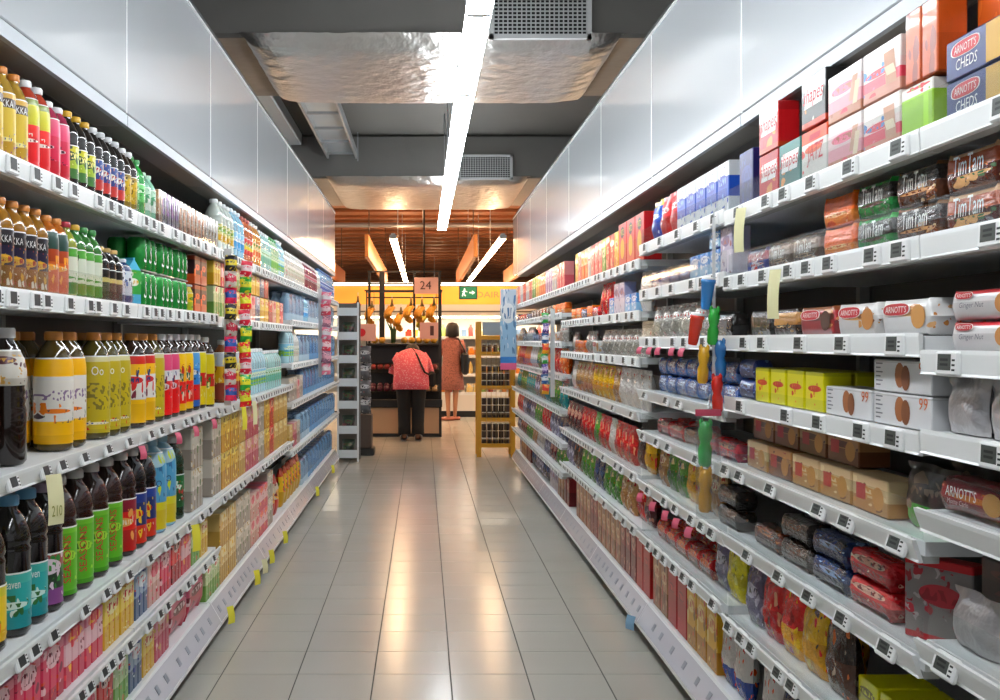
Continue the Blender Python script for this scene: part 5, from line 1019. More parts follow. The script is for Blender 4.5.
hk = MB(); hk.tube([(0, 0.0, 0.325), (0.045, 0.145, 0.36)], 0.003, tray_m, 5); link('hook', hk.mesh('hook'), bag)
toy('#28b04a', 'lime', 'bear', XS-0.045, 3.207, 0.93, -0.5, 0.05, 'bright green moulded toy in the long clear bag', G, 1.15)
toy('#e0a020', 'amber', 'bear', XS-0.045, 3.207, 0.79, -0.5, 0.05, 'orange yellow moulded toy in the long clear bag', G, 1.1)
def strip_of_packs(x, y, z1, n, cols, s, label, cat, grp, w=0.052, h=0.068, step=0.070, drift=0.0, cname='sponge_pack', lay=2):
    strip_backing(x, y, z1-step*n*1.0-0.02, z1+0.03, 0.03, mat('clip_strip_white', '#d9dcdc', 0.3), 'white clip strip carrying '+label)
    ms = {}
    for k in range(n):
        for j in range(lay):
            c = cols[(k*lay+j) % len(cols)]
            if c not in ms:
                ms[c] = pouch(cname, label, w, 0.022, h, pack('strip_'+c[0].strip('#')+str(s), [(0, c[0]), (0.35, c[1]), (0.7, c[0])], blob=(c[1],), bs=3, zone=(0, 1, 0, 1)), cat)
            o = put(ms[c], x-s*((0.020 if lay > 1 else 0.055)+(w+0.012)*j), y-0.03-0.012*(k % 2), z1-h-k*step-0.025*j, 0, 'small %s pack, %s down, %s column of %s' % (c[2], ordn(k), ('inner', 'outer')[j], label), grp, 0.25)
            o.rotation_euler = (rnd.uniform(-0.08, 0.03), rnd.uniform(-0.1, 0.1), -s*0.35+rnd.uniform(-0.25, 0.25))
strip_of_packs(-0.848, 4.56, 1.68, 9, [('#1f1e22', '#d8c83a', 'black and yellow'), ('#c8284a', '#e6d8d8', 'crimson'), ('#d8d4cc', '#c83a5a', 'white and pink'), ('#3a9a44', '#e0d84a', 'green'), ('#d83a6a', '#3a6ab0', 'pink and blue'), ('#cf2f34', '#d8d84a', 'red')], -1, 'the left toy strip', 'toy pack', 'packs on the left toy strip')
strip_of_packs(-0.872, 8.9, 1.72, 7, [('#d88a9a', '#e6dcdc', 'pink'), ('#b84a5a', '#e0c8c8', 'rose'), ('#8a6a7a', '#d8a8b0', 'mauve')], -1, 'the far left pink strip', 'hanging pack', 'packs on the far left strip', w=0.085, h=0.098, step=0.10, lay=1)
strip_of_packs(0.895, 7.25, 1.50, 8, [('#3f9a54', '#d8d8d8', 'green'), ('#5a4a8a', '#d8c8e0', 'violet'), ('#3a6a9a', '#e0e4e8', 'blue'), ('#d8a83a', '#c84a3a', 'amber')], 1, 'the far right toy strip', 'toy pack', 'packs on the far right strip', w=0.05, h=0.068, step=0.07, lay=1)
b = MB(); b.box((0, 0, 0.4), (0.16, 0.004, 0.8), pack('pale_strip_print', [(0, '#d87a9a'), (0.08, '#4a8ac0'), (0.16, '#a8c4d8'), (0.6, '#c8d4dc')], blob=('#e8ecee', '#6a8aa8'), bs=6, zone=(0, 1, 0.2, 1)))
tag(link('blister_strip', b.mesh('blister_strip'), None, (0.845, 10.4, 1.02), (0, 0, -0.1)), 'pale blue printed blister strip hanging at the far right shelf end', 'blister strip')

# ------------------------------------------------------------------ aisle ends: white end unit, wrapped display, yellow wire rack
end_m = mat('end_unit_white', '#e6ecee', 0.4)
e = empty('end_shelf_unit', (-0.80, 11.45, 0)); tag(e, 'narrow white end shelf unit at the far left of the aisle', 'shelving')
for x in (-0.115, 0.10):
    b = MB(); b.box((x, -0.15, 0.86), (0.018, 0.02, 1.72), rail_white); link('post', b.mesh('post'), e)
b = MB(); b.box((-0.01, 0.16, 0.86), (0.24, 0.01, 1.72), back_steel); link('back_panel', b.mesh('back_panel'), e)
b = MB(); b.box((-0.008, 0, 0), (0.19, 0.3, 0.012), end_m); b.box((-0.008, -0.155, 0.028), (0.196, 0.008, 0.085), end_m); esh = b.mesh('shelf')
EZ = [0.06, 0.32, 0.59, 0.83, 1.08, 1.33, 1.59]
for z in EZ: link('shelf', esh, e, (0, 0, z))
for k, z in enumerate(EZ[:-1]):
    pp = pouch('herb_bag', 'dark green bag', 0.14, 0.1, 0.17, pack('herb_bag_%d' % (k % 3), [(0, ('#1f2a22', '#2a1f22', '#22302a')[k % 3]), (0.5, '#33443a')], blob=('#55684a', '#6a3f42'), bs=4, zone=(0, 1, 0, 1)))
    put(pp, -0.81, 11.42, z+0.008, 0, 'dark bag on the narrow white end unit, %s shelf from the floor' % ordn(k), 'bags on the white end unit')
e = empty('display_stand', (-0.68, 12.1, 0)); tag(e, 'slim floor display stand with brown base beside the end unit', 'display stand')
b = MB(); b.cbox((0, 0, 0.27), (0.19, 0.3, 0.38), mat('kraft_base', '#4f4138', 0.7), 0.01); link('base_box', b.mesh('base_box'), e)
b = MB(); b.cbox((0, 0, 0.04), (0.25, 0.34, 0.08), black, 0.01); link('foot', b.mesh('foot'), e)
b = MB(); b.box((0, 0.05, 0.84), (0.03, 0.03, 0.78), blackm); link('pole', b.mesh('pole'), e)
for k in range(4):
    pp = pouch('hanging_pouch', 'clear pouch', 0.17, 0.09, 0.19, pack('pouch_clear_%d' % (k % 2), [(0, '#6a6a6c'), (0.5, '#8a8688')], blob=('#d0cece', '#b83a4a', '#3a3a3c'), bs=4, zone=(0, 1, 0, 1), rough=0.15))
    put(pp, -0.68, 12.03, 0.47+k*0.195, 0, 'shiny clear pouch on the slim display stand, %s from its base' % ordn(k), 'pouches on the slim display stand')
ry = mat('yellow_rack_paint', '#dd9c26', 0.4); wire = mat('rack_wire', '#b9a06a', 0.35, 0.5)
RX, RY = 0.82, 11.95
e = empty('wire_rack', (RX, RY, 0)); tag(e, 'yellow framed wire display rack at the right aisle end', 'display rack')
for x in (-0.19, 0.19):
    for y in (-0.16, 0.16):
        b = MB(); b.box((x, y, 0.76), (0.05, 0.03, 1.52), ry); link('post', b.mesh('post'), e)
for z in (0.13, 0.42, 0.78, 1.16, 1.34):
    b = MB(); b.box((0, -0.16, z), (0.34, 0.02, 0.045), ry); b.box((0, 0.16, z), (0.34, 0.02, 0.045), ry); b.box((0, 0, z-0.01), (0.34, 0.31, 0.008), wire); link('shelf', b.mesh('shelf'), e)
b = MB(); b.box((0.02, -0.15, 1.44), (0.34, 0.012, 0.15), mat('rack_header', '#a9b4bc', 0.4)); link('header_board', b.mesh('header_board'), e)
b = MB()
for k in range(1, 6): b.tube([(-0.165+k*0.055, -0.172, 0.14), (-0.165+k*0.055, -0.172, 1.32)], 0.0025, wire, 5)
for k in range(12): b.tube([(-0.165, -0.172, 0.2+k*0.095), (0.165, -0.172, 0.2+k*0.095)], 0.0025, wire, 5)
tag(link('wire_front', b.mesh('wire_front'), e), kind='stuff')
tin = MB(); tin.lathe([(0.028, 0), (0.03, 0.003), (0.03, 0.07), (0.028, 0.073)], mat('tin_body', '#3a2a22', 0.4), 12); tin.lathe([(0.0285, 0.0735), (0.029, 0.08), (0.022, 0.081)], mat('tin_lid', '#d8d2c6', 0.3, 0.4), 12); tin = tin.mesh('food_tin')
nm = {0.13: 'lowest shelf', 0.42: 'second shelf', 0.78: 'third shelf'}
for z0, n in ((0.13, 3), (0.42, 3), (0.78, 3)):
    for l in range(n):
        for k in range(5):
            o = link('food_tin', tin, None, (RX-0.13+k*0.064, RY-0.10, z0+0.0+l*0.083), (0, 0, rnd.random()))
            tag(o, 'dark tin with pale lid, %s from left, %s layer, %s of yellow rack' % (ordn(k), ('bottom', 'middle', 'top')[l], nm[z0]), 'tin', 'tins on the yellow wire rack')
jar = MB(); jar.lathe([(0.024, 0), (0.026, 0.004), (0.026, 0.085), (0.018, 0.10)], mat('jar_body', '#5a3a2a', 0.3), 10); jar.lathe([(0.022, 0.1005), (0.022, 0.118)], mat('tin_lid', '#d8d2c6', 0.3, 0.4), 10); jar = jar.mesh('sauce_jar')
for k in range(5): tag(link('sauce_jar', jar, None, (RX-0.13+k*0.064, RY-0.1, 1.16)), 'small brown jar on the top shelf of the yellow rack, %s from left' % ordn(k), 'jar', 'jars on the yellow rack')

# ------------------------------------------------------------------ the fresh food hall: cabinet, sign band, far wall, lamps
wall_o = mat('hall_wall_warm', '#c98e5c', 0.7)
b = MB(); b.box((0, 39.2, 1.9), (16, 0.1, 3.8), wall_o); tag(link('wall_back', b.mesh('wall_back')), 'warm painted far wall of the hall', kind='structure')
FY = 17.9
fr_w = mat('fridge_white', '#e6e2da', 0.35); fr_in = mat('fridge_lining', '#efe9dc', 0.5); fr_led = mat('fridge_led', '#ffffff', 0.5, emis='#fff0d8', es=36.0)
e = empty('chiller_cabinet', (1.0, FY, 0)); tag(e, 'long white open chiller cabinet across the back of the hall', 'chiller')
CW = 9.0
for nm_, c, d, m in (('kick_plate', (0, 0.08, 0.05), (CW, 0.1, 0.10), black), ('lower_front', (0, 0.04, 0.24), (CW, 0.08, 0.27), fr_w), ('back_panel', (0, 0.72, 1.0), (CW, 0.05, 1.9), fr_in), ('canopy', (0, 0.32, 1.82), (CW, 0.6, 0.2), fr_w), ('canopy_strip', (0, 0.012, 1.80), (CW, 0.01, 0.025), mat('strip_grey', '#6a6660', 0.5))):
    b = MB(); b.box(c, d, m); link(nm_, b.mesh(nm_), e)
b = MB(); b.box((0, 0.10, 1.705), (CW-0.2, 0.10, 0.015), fr_led); link('led_strip', b.mesh('led_strip'), e)
FZ = [0.40, 0.72, 1.04, 1.36]
for z in FZ:
    b = MB(); b.box((0, 0.42, z), (CW-0.1, 0.56, 0.02), fr_w); b.box((0, 0.13, z-0.005), (CW-0.1, 0.012, 0.05), rail_white); link('shelf', b.mesh('shelf'), e)
dcol = ['#e8e2d4', '#d8b24a', '#e6c87a', '#c8523a', '#dfe6ea', '#8fae5a', '#e0a24a', '#f0ece0', '#b8403a', '#e4d6a8', '#7a9ac0', '#cf8a4a']
dm = []
for k, c in enumerate(dcol):
    b = MB()
    if k % 3 == 0: b.cbox((0, 0, 0.075), (0.11, 0.1, 0.15), pack('dairy_%d' % k, [(0, c), (0.6, '#f0ece4')], blob=(dcol[(k+5) % 12],), bs=3, zone=(0, 1, 0, 1)), 0.006)
    elif k % 3 == 1: b.lathe([(0.04, 0), (0.05, 0.11), (0.052, 0.115), (0.03, 0.12)], mat('tub_%d' % k, c, 0.4), 10)
    else: b.lathe([(0.04, 0), (0.042, 0.14), (0.02, 0.18), (0.02, 0.21)], mat('milkb_%d' % k, c, 0.4), 10)
    dm.append((b.mesh('dairy_pack'), ('carton', 'tub', 'bottle')[k % 3]))
for z, fw in zip(FZ, ('lowest', 'second', 'third', 'top')):
    x = -0.25; k = 0
    while x < 2.3:
        me, kd = rnd.choice(dm)
        tag(link('dairy_pack', me, None, (x, FY+0.24, z+0.012)), 'small dairy %s, %s from the left on the %s chiller shelf' % (kd, ordn(k), fw), 'dairy pack', 'dairy goods on the %s chiller shelf' % fw)
        x += rnd.uniform(0.113, 0.125); k += 1
sign_o = mat('sign_band_orange', '#e9a23c', 0.5, emis='#f09a3c', es=0.8)
b = MB(); b.box((1.0, FY+0.3, 2.09), (9.0, 0.06, 0.30), sign_o); b.box((1.0, FY+0.36, 1.995), (8.8, 0.06, 0.13), sign_o); sb = tag(link('sign_band', b.mesh('sign_band')), 'lit orange sign band above the chiller cabinet', 'sign')
b = MB(); b.box((1.0, FY+0.27, 2.28), (9.0, 0.08, 0.05), mat('lit_cove', '#ffffff', 0.5, emis='#fff4e0', es=4.0)); tag(link('light_strip', b.mesh('light_strip'), sb))
link('lettering', text_part('DAIRY', 0.5, 0.10, mat('sign_red', '#d99a6a', 0.5), (1.18, FY+0.262, 2.10)).mesh('lettering'), sb)
tube_w = mat('lit_warm_tube', '#ffffff', 0.4, emis='#ffd2a0', es=56.0)
LW = lamp_proto(3.0, tube_w)
hr = MB(); hr.tube([(0, 0, 0), (0, 0, 1.0)], 0.008, tray_m, 6); hr = hr.mesh('hanger')
pos = [(x, y) for x in (-0.36, 0.96) for y in (14.1, 17.3, 20.5)] + [(x, y) for x in (-2.6, 3.2) for y in (14.1, 17.3, 20.5)] + [(x, 27.0) for x in (-2.4, 0.3, 3.0)]
for k, (x, y) in enumerate(pos):
    e = empty('ceiling_light', (x, y, 2.54)); wd = 'left of the hanging price card' if x == -0.36 else 'right of the exit sign' if x == 0.96 else 'at the far back' if y > 25 else 'along the left side' if x < 0 else 'along the right side'
    tag(e, 'warm tube light in the timber hall %s, %s' % (wd, ordn(k % 3)), 'ceiling light', 'warm hall tube lights')
    link('housing', LW[0], e)
    for q in (-0.03, 0.03): link('tube', LW[1], e, (q, 0, 0))
    for q in (-1.489, 1.489): link('end_cap', LW[2], e, (0, q, 0))
    link('hanger', hr, e, (0, 0.9, 0.05))
b = MB(); b.tube([(-4, 15.4, 3.0), (4, 15.4, 3.0)], 0.035, tray_m, 8)
pr = tag(link('lighting_track', b.mesh('lighting_track')), 'grey pipe track crossing under the timber ceiling', 'track')
for x in (-2, 0.0, 2):
    b = MB(); b.tube([(x, 15.4, 3.03), (x, 15.4, 3.62)], 0.01, tray_m, 6); link('hanger', b.mesh('hanger'), pr)
# exit sign
e = empty('exit_sign', (0.74, 17.2, 1.98)); tag(e, 'green emergency exit sign with white running figure and arrow', 'sign')
b = MB(); b.cbox((0, 0.02, 0.11), (0.30, 0.04, 0.22), black, 0.006); link('housing', b.mesh('housing'), e)
b = MB(); b.box((0, -0.002, 0.11), (0.27, 0.002, 0.19), mat('exit_green', '#0f6a4a', 0.4, emis='#128a5c', es=0.5)); link('face', b.mesh('face'), e)
wl = mat('exit_white', '#e8f4ee', 0.5, emis='#e8fff4', es=1.0)
b = MB(); Yq = -0.005
b.add([(0.02, Yq, 0.10), (0.07, Yq, 0.10), (0.07, Yq, 0.12), (0.02, Yq, 0.12)], [(0,1,2,3)], wl); b.add([(0.065, Yq, 0.075), (0.11, Yq, 0.11), (0.065, Yq, 0.145)], [(0,1,2)], wl); link('arrow', b.mesh('arrow'), e)
b = MB(); b.add([(-0.06+0.014*math.cos(a*PI/5), Yq, 0.165+0.014*math.sin(a*PI/5)) for a in range(10)], [tuple(range(10))], wl)
for q in ([(-0.085, 0.10), (-0.06, 0.095), (-0.045, 0.145), (-0.07, 0.15)], [(-0.085, 0.105), (-0.065, 0.095), (-0.035, 0.06), (-0.05, 0.045)], [(-0.09, 0.105), (-0.07, 0.10), (-0.085, 0.05), (-0.105, 0.05)], [(-0.05, 0.14), (-0.045, 0.125), (-0.015, 0.115), (-0.015, 0.13)], [(-0.075, 0.145), (-0.065, 0.135), (-0.10, 0.115), (-0.105, 0.125)]):
    b.add([(x, Yq, z) for x, z in q], [(0,1,2,3)], wl)
link('running_figure', b.mesh('running_figure'), e)
b = MB(); b.tube([(0, 0.02, 0.22), (0, 0.02, 1.64)], 0.006, tray_m, 6); link('hanger', b.mesh('hanger'), e)
# hanging price card
card = mat('pink_card', '#d8a8a0', 0.6); card_ink = mat('card_ink', '#4a2a2a', 0.6)
e = empty('price_card', (0.045, 14.1, 1.935)); tag(e, 'pink hanging price card reading 24 above the bananas', 'price card')
b = MB(); b.cbox((0, 0, 0.11), (0.32, 0.012, 0.22), card, 0.003); link('card', b.mesh('card'), e)
link('lettering', text_part('24', 0.15, 0.11, card_ink, (-0.01, -0.008, 0.115)).mesh('lettering'), e)
b = MB(); b.tube([(-0.03, 0, 0.22), (-0.03, 0, 1.64)], 0.014, blackm, 6); link('rod', b.mesh('rod'), e)

# ------------------------------------------------------------------ fruit stand
SX, SY = -0.265, 14.25
e = empty('fruit_stand', (SX, SY, 0)); tag(e, 'black fruit stand with pale wood front panels and overhead hanging rail', 'fruit stand')
wd = mat('pale_wood_panel', '#c59d78', 0.5, bump=(14, 0.08, 0.004))
for x in (-0.27, 0.24):
    b = MB(); b.cbox((x, 0.02, 0.22), (0.47 if x < 0 else 0.50, 0.025, 0.35), wd, 0.004); link('front_panel', b.mesh('front_panel'), e)
for nm_, c, d in (('base', (0, 0.4, 0.025), (1.03, 0.75, 0.05)), ('core', (0, 0.42, 0.22), (0.98, 0.72, 0.38)), ('counter_lip', (0, 0.0, 0.455), (1.05, 0.06, 0.10)), ('counter', (0, 0.4, 0.43), (1.02, 0.76, 0.04)), ('back_board', (0, 0.78, 0.85), (1.05, 0.04, 0.84)), ('top_ledge', (0, 0.66, 1.25), (1.05, 0.22, 0.03))):
    b = MB(); b.cbox(c, d, blackm, 0.005); link(nm_, b.mesh(nm_), e)
for k, z in enumerate((0.62, 0.92)):
    b = MB(); M = Matrix.Translation((0, 0.45+0.16*k, z)) @ Matrix.Rotation(0.35, 4, 'X'); b.box((0, 0, 0), (1.0, 0.34, 0.02), blackm, M); b.box((0, -0.17, 0.02), (1.0, 0.01, 0.05), blackm, M); link('tray', b.mesh('tray'), e)
for x, y in ((-0.32, 0.74), (0.50, 0.02), (-0.50, 0.74), (0.50, 0.74), (0.14, 0.74)):
    b = MB(); w_ = 0.075 if x == -0.32 else 0.035; z0 = 0.0 if y < 0.1 else 1.26
    b.box((x, y, (z0+2.3)/2 if y > 0.1 else 1.0), (w_, 0.035, (2.3-z0) if y > 0.1 else 2.0), blackm); link('post', b.mesh('post'), e)
for y, z in ((0.74, 2.29), (0.74, 2.12), (0.74, 1.92), (0.02, 1.985), (0.36, 1.985)):
    b = MB(); b.box((0, y, z), (1.06, 0.018, 0.018), blackm); link('rail', b.mesh('rail'), e)
for x in (-0.50, 0.50):
    b = MB(); b.box((x, 0.38, 1.985), (0.018, 0.74, 0.018), blackm); link('rail', b.mesh('rail'), e)
for x in (-0.5,):
    b = MB(); b.box((x, 0.02, 1.24), (0.018, 0.018, 1.5), blackm); link('post', b.mesh('post'), e)
ban = [mat('banana_yellow', '#e5a023', 0.45), mat('banana_amber', '#d9962a', 0.45), mat('banana_green', '#b8b43a', 0.45)]; stem_m = mat('banana_stem', '#6a5a2a', 0.6)
def banana_me(m):
    b = MB(); P = []; R = []
    for k in range(9):
        t = k/8; P.append((0.085*math.sin(t*2.9)-0.02*t, 0, -0.20*t)); R.append(0.024*(0.3+0.7*math.sin(PI*min(1, 0.10+t*0.86))**0.5))
    b.tube(P, R, m, 8); return b.mesh('banana')
bme = [banana_me(m) for m in ban]
def bunch(px, z, mi, label, y=14.27):
    y = 14.61 if px in (372, 401, 424) else 14.27
    e = empty('banana_bunch', ((px-423)*y/1050, y, z)); tag(e, label, 'bananas', 'hanging banana bunches')
    for k in range(6): 
        o = link('banana', bme[mi], e, (0, 0, -0.05)); o.scale = (1.15, 1.25, 1.1); o.location = (0.012*(k-2.5), 0.02*(k % 2), -0.04-0.012*(k % 3)); o.rotation_euler = (0.10*(k % 3-1), 0.22-0.09*k, PI+0.35*(k-2.5))
    b = MB(); b.tube([(0, 0, -0.06), (0, 0, 0.0), (0.0, 0, 0.05)], [0.03, 0.016, 0.012], stem_m, 8); link('stalk', b.mesh('stalk'), e)
    b = MB(); b.tube([(0, 0, 0.03), (0, 0, 0.10)], 0.004, tray_m, 5); link('hook', b.mesh('hook'), e)
for px, z, mi, lb in ((358, 1.86, 0, 'yellow banana bunch hanging at the far left of the fruit stand'), (372, 1.81, 1, 'amber banana bunch hanging second from the left of the fruit stand'), (392, 1.82, 1, 'amber banana bunch hanging beside the thick black post'), (401, 1.72, 0, 'low yellow banana bunch hanging left of the price card'), (411, 1.83, 0, 'yellow banana bunch hanging under the 24 price card'), (422, 1.82, 1, 'amber banana bunch hanging right of the 24 price card'), (424, 1.70, 2, 'greenish banana bunch hanging low under the 24 price card'), (434, 1.83, 0, 'yellow banana bunch hanging at the right end of the fruit stand')):
    bunch(px, z, mi, lb)
# leeks, price cards, fruit
leaf_m = mat('leek_green', '#3f5f34', 0.5)
e = empty('leek_bundle', (-0.42, 14.87, 1.27)); tag(e, 'bundle of dark green leeks standing on the fruit stand ledge', 'leeks')
for k in range(9):
    b = MB(); a = k*0.7; b.tube([(0.02*math.cos(a), 0.02*math.sin(a), 0), (0.03*math.cos(a), 0.03*math.sin(a), 0.18), (0.11*math.cos(a), 0.07*math.sin(a), 0.33)], [0.014, 0.016, 0.004], leaf_m, 6); link('leek', b.mesh('leek'), e)
def pcard(px, y, z, w, h, txt, label, fruit=False):
    e = empty('price_card', ((px-423)*y/1050, y, z)); tag(e, label, 'price card')
    b = MB(); b.cbox((0, 0, h/2), (w, 0.01, h), card, 0.003); link('card', b.mesh('card'), e)
    if txt: link('lettering', text_part(txt, 0.05, 0.13, card_ink, (0.04, -0.007, h/2)).mesh('lettering'), e)
    if fruit:
        b = MB(); b.add(*(lambda d: (d.v, d.f))(disc(-w*0.22, h*0.5, 0.055, red_ink, -0.0065)), red_ink); link('printed_apple', b.mesh('printed_apple'), e)
    b = MB(); b.tube([(w*0.4, 0.012, h*0.5), (w*0.4, 0.012, 1.985-z-0.01)], 0.004, blackm, 5); link('hanger', b.mesh('hanger'), e)
pcard(366, 14.2, 1.30, 0.27, 0.23, None, 'pink price card with a red apple print hanging at the left of the fruit stand', True)
pcard(429, 14.2, 1.33, 0.25, 0.22, '1', 'pink price card reading 1 hanging at the right of the fruit stand')
fr = {}
def fruit(kind, col, r, sx=1.0):
    b = MB(); b.lathe([(r*math.sin(PI*k/8)*(1 if 0 < k < 8 else 0.02), r*(1-math.cos(PI*k/8))*sx*(0.94 if k in (0, 8) else 1)) for k in range(9)], mat('fruit_'+kind, col, 0.4), 10); return b.mesh(kind)
fr = {'mango': fruit('mango', '#d8a23a', 0.05, 0.9), 'onion': fruit('onion', '#5a2030', 0.042), 'potato': fruit('potato', '#a8855a', 0.04, 0.8), 'apple': fruit('apple', '#8a2a26', 0.042)}
for k in range(9): tag(link('mango', fr['mango'], None, (SX-0.42+k*0.105, SY+0.64, 1.266)), 'yellow mango on the fruit stand top ledge, %s from the left' % ordn(k), 'mango', 'mangoes on the top ledge') if abs(-0.42+k*0.105+0.155) > 0.12 else None
for j in range(2):
    for k in range(10):
        kd = 'onion' if k < 6 else 'potato'
        y_ = SY+0.335+j*0.10; z_ = 0.62+0.016+(y_-SY-0.45)*math.tan(0.35)
        tag(link(kd, fr[kd], None, (SX-0.43+k*0.095, y_, z_)), '%s in the lower fruit stand tray, %s from left, %s row' % ('dark red onion' if kd == 'onion' else 'brown potato', ordn(k), ('front', 'back')[j]), kd, kd+'s in the lower tray')
for k in range(10): tag(link('apple', fr['apple'], None, (SX-0.43+k*0.095, SY+0.50, 0.92+0.014+(0.50-0.61)*math.tan(0.35))), 'dark red apple in the upper fruit stand tray, %s from left' % ordn(k), 'apple', 'apples in the upper tray')

# ------------------------------------------------------------------ people
def skin_body(name, pts, edges, m, root, levels=2):
    keys = list(pts); me = bpy.data.meshes.new(name)
    me.from_pydata([pts[k][:3] for k in keys], [(keys.index(a), keys.index(b)) for a, b in edges], []); me.materials.append(m)
    o = bpy.data.objects.new(name, me); COL.objects.link(o)
    md = o.modifiers.new('skin', 'SKIN'); md.use_smooth_shade = True
    for k, v in zip(keys, me.skin_vertices[0].data): v.radius = (pts[k][3], pts[k][4] if len(pts[k]) > 4 else pts[k][3]); v.use_root = (k == root)
    sd = o.modifiers.new('subdivision', 'SUBSURF'); sd.levels = levels; sd.render_levels = levels
    return o
def loft(rings, m, n=16, cap=True):
    """rings of (centre, half width x, half depth, tilt about x)"""
    b = MB(); vs = []; fs = []
    for c, rx, ry, t in rings:
        for i in range(n):
            a = 2*PI*i/n; x, y = rx*math.cos(a), ry*math.sin(a); vs.append((c[0]+x, c[1]+y*math.cos(t), c[2]+y*math.sin(t)))
    for k in range(len(rings)-1):
        for i in range(n): j = (i+1) % n; fs.append((k*n+i, k*n+j, (k+1)*n+j, (k+1)*n+i))
    if cap: fs += [tuple(range(n-1, -1, -1)), tuple((len(rings)-1)*n+i for i in range(n))]
    b.add(vs, fs, m, True); return b
def fingers(P, E, side, wrist, d):
    """palm and five finger chains from a wrist along direction d"""
    w = Vector(wrist); d = Vector(d).normalized(); a = d.cross(Vector((0, 0, 1))).normalized()
    p = w+d*0.05; P[side+'palm'] = (*p, 0.028, 0.016); E.append((side+'wrist', side+'palm'))
    for k in range(4):
        q = w+d*0.085+a*(k-1.5)*0.019; r = q+d*(0.035+0.006*(k in (1, 2)))-Vector((0, 0, 0.008)); t = r+d*0.025-Vector((0, 0, 0.016))
        for nm_, v, rr in (('a', q, 0.0095), ('b', r, 0.0085), ('c', t, 0.007)): P['%sf%d%s' % (side, k, nm_)] = (*v, rr)
        E += [(side+'palm', '%sf%da' % (side, k)), ('%sf%da' % (side, k), '%sf%db' % (side, k)), ('%sf%db' % (side, k), '%sf%dc' % (side, k))]
    sg = -1 if side == 'l' else 1
    q = w+d*0.04+a*sg*0.035; t = q+d*0.035+a*sg*0.012
    P[side+'ta'] = (*q, 0.011); P[side+'tb'] = (*t, 0.009); E += [(side+'palm', side+'ta'), (side+'ta', side+'tb')]
skin_m = mat('skin_tone', '#b98262', 0.5); hair_m = mat('black_hair', '#15110f', 0.5)
def person_mat_dots(name, base, c2, sc):
    m = bpy.data.materials.new(name); m.use_nodes = True; t = NT(m); b = m.node_tree.nodes['Principled BSDF']
    tc = t.n('ShaderNodeTexCoord'); v = t.n('ShaderNodeTexVoronoi'); v.inputs['Scale'].default_value = sc; t.l(tc.outputs['Object'], v.inputs['Vector'])
    t.l(t.mix(t.math('LESS_THAN', v.outputs['Distance'], 0.36), lin(base), lin(c2)), b.inputs['Base Color']); b.inputs['Roughness'].default_value = 0.8
    return m
# shopper bending over the fruit stand, seen from behind
P = {'pelvis': (0, -0.03, 0.80, 0.10, 0.09), 'waist': (0, 0.06, 0.92, 0.09, 0.07), 'chest': (0, 0.19, 1.04, 0.085, 0.06), 'neck': (0, 0.29, 1.155, 0.05), 'head0': (0.01, 0.335, 1.165, 0.07, 0.075), 'head1': (0.015, 0.40, 1.15, 0.085, 0.09), 'head2': (0.015, 0.46, 1.12, 0.06, 0.065), 'nose': (0.015, 0.44, 1.045, 0.016)}
E = [('pelvis', 'waist'), ('waist', 'chest'), ('chest', 'neck'), ('neck', 'head0'), ('head0', 'head1'), ('head1', 'head2'), ('head1', 'nose')]
for s_, sg in (('l', -1), ('r', 1)):
    P.update({s_+'hip': (sg*0.09, -0.03, 0.76, 0.085), s_+'knee': (sg*0.085, 0.03, 0.43, 0.058), s_+'ankle': (sg*0.085, -0.02, 0.09, 0.036), s_+'heel': (sg*0.085, -0.03, 0.05, 0.034), s_+'toe': (sg*0.10, 0.12, 0.04, 0.03),
              s_+'shoulder': (sg*0.155, 0.20, 1.08, 0.055), s_+'elbow': (sg*0.225, 0.22, 0.88, 0.042), s_+'wrist': (sg*0.15, 0.36, 0.76, 0.027)})
    E += [('pelvis', s_+'hip'), (s_+'hip', s_+'knee'), (s_+'knee', s_+'ankle'), (s_+'ankle', s_+'heel'), (s_+'heel', s_+'toe'), ('chest', s_+'shoulder'), (s_+'shoulder', s_+'elbow'), (s_+'elbow', s_+'wrist')]
    fingers(P, E, s_, P[s_+'wrist'][:3], (sg*-0.15, 0.9, -0.35))
pb = skin_body('person', P, E, skin_m, 'pelvis'); pb.location = (-0.155, 13.72, 0)
tag(pb, 'person in coral pink blouse and black trousers bending over the fruit stand', 'person')
coral = person_mat_dots('coral_blouse', '#e8606e', '#f0a0a4', 46); pants = mat('black_trousers', '#141313', 0.8); shoe = mat('grey_shoe', '#bdb8b4', 0.6)
link('blouse', loft([((0, -0.06, 0.67), 0.235, 0.165, -0.05), ((0, -0.05, 0.76), 0.235, 0.165, -0.1), ((0, 0.0, 0.90), 0.225, 0.155, -0.3), ((0, 0.08, 1.02), 0.225, 0.14, -0.5), ((0, 0.15, 1.09), 0.215, 0.125, -0.6), ((0, 0.21, 1.13), 0.17, 0.10, -0.7), ((0, 0.26, 1.155), 0.085, 0.07, -0.8)], coral).mesh('blouse'), pb)
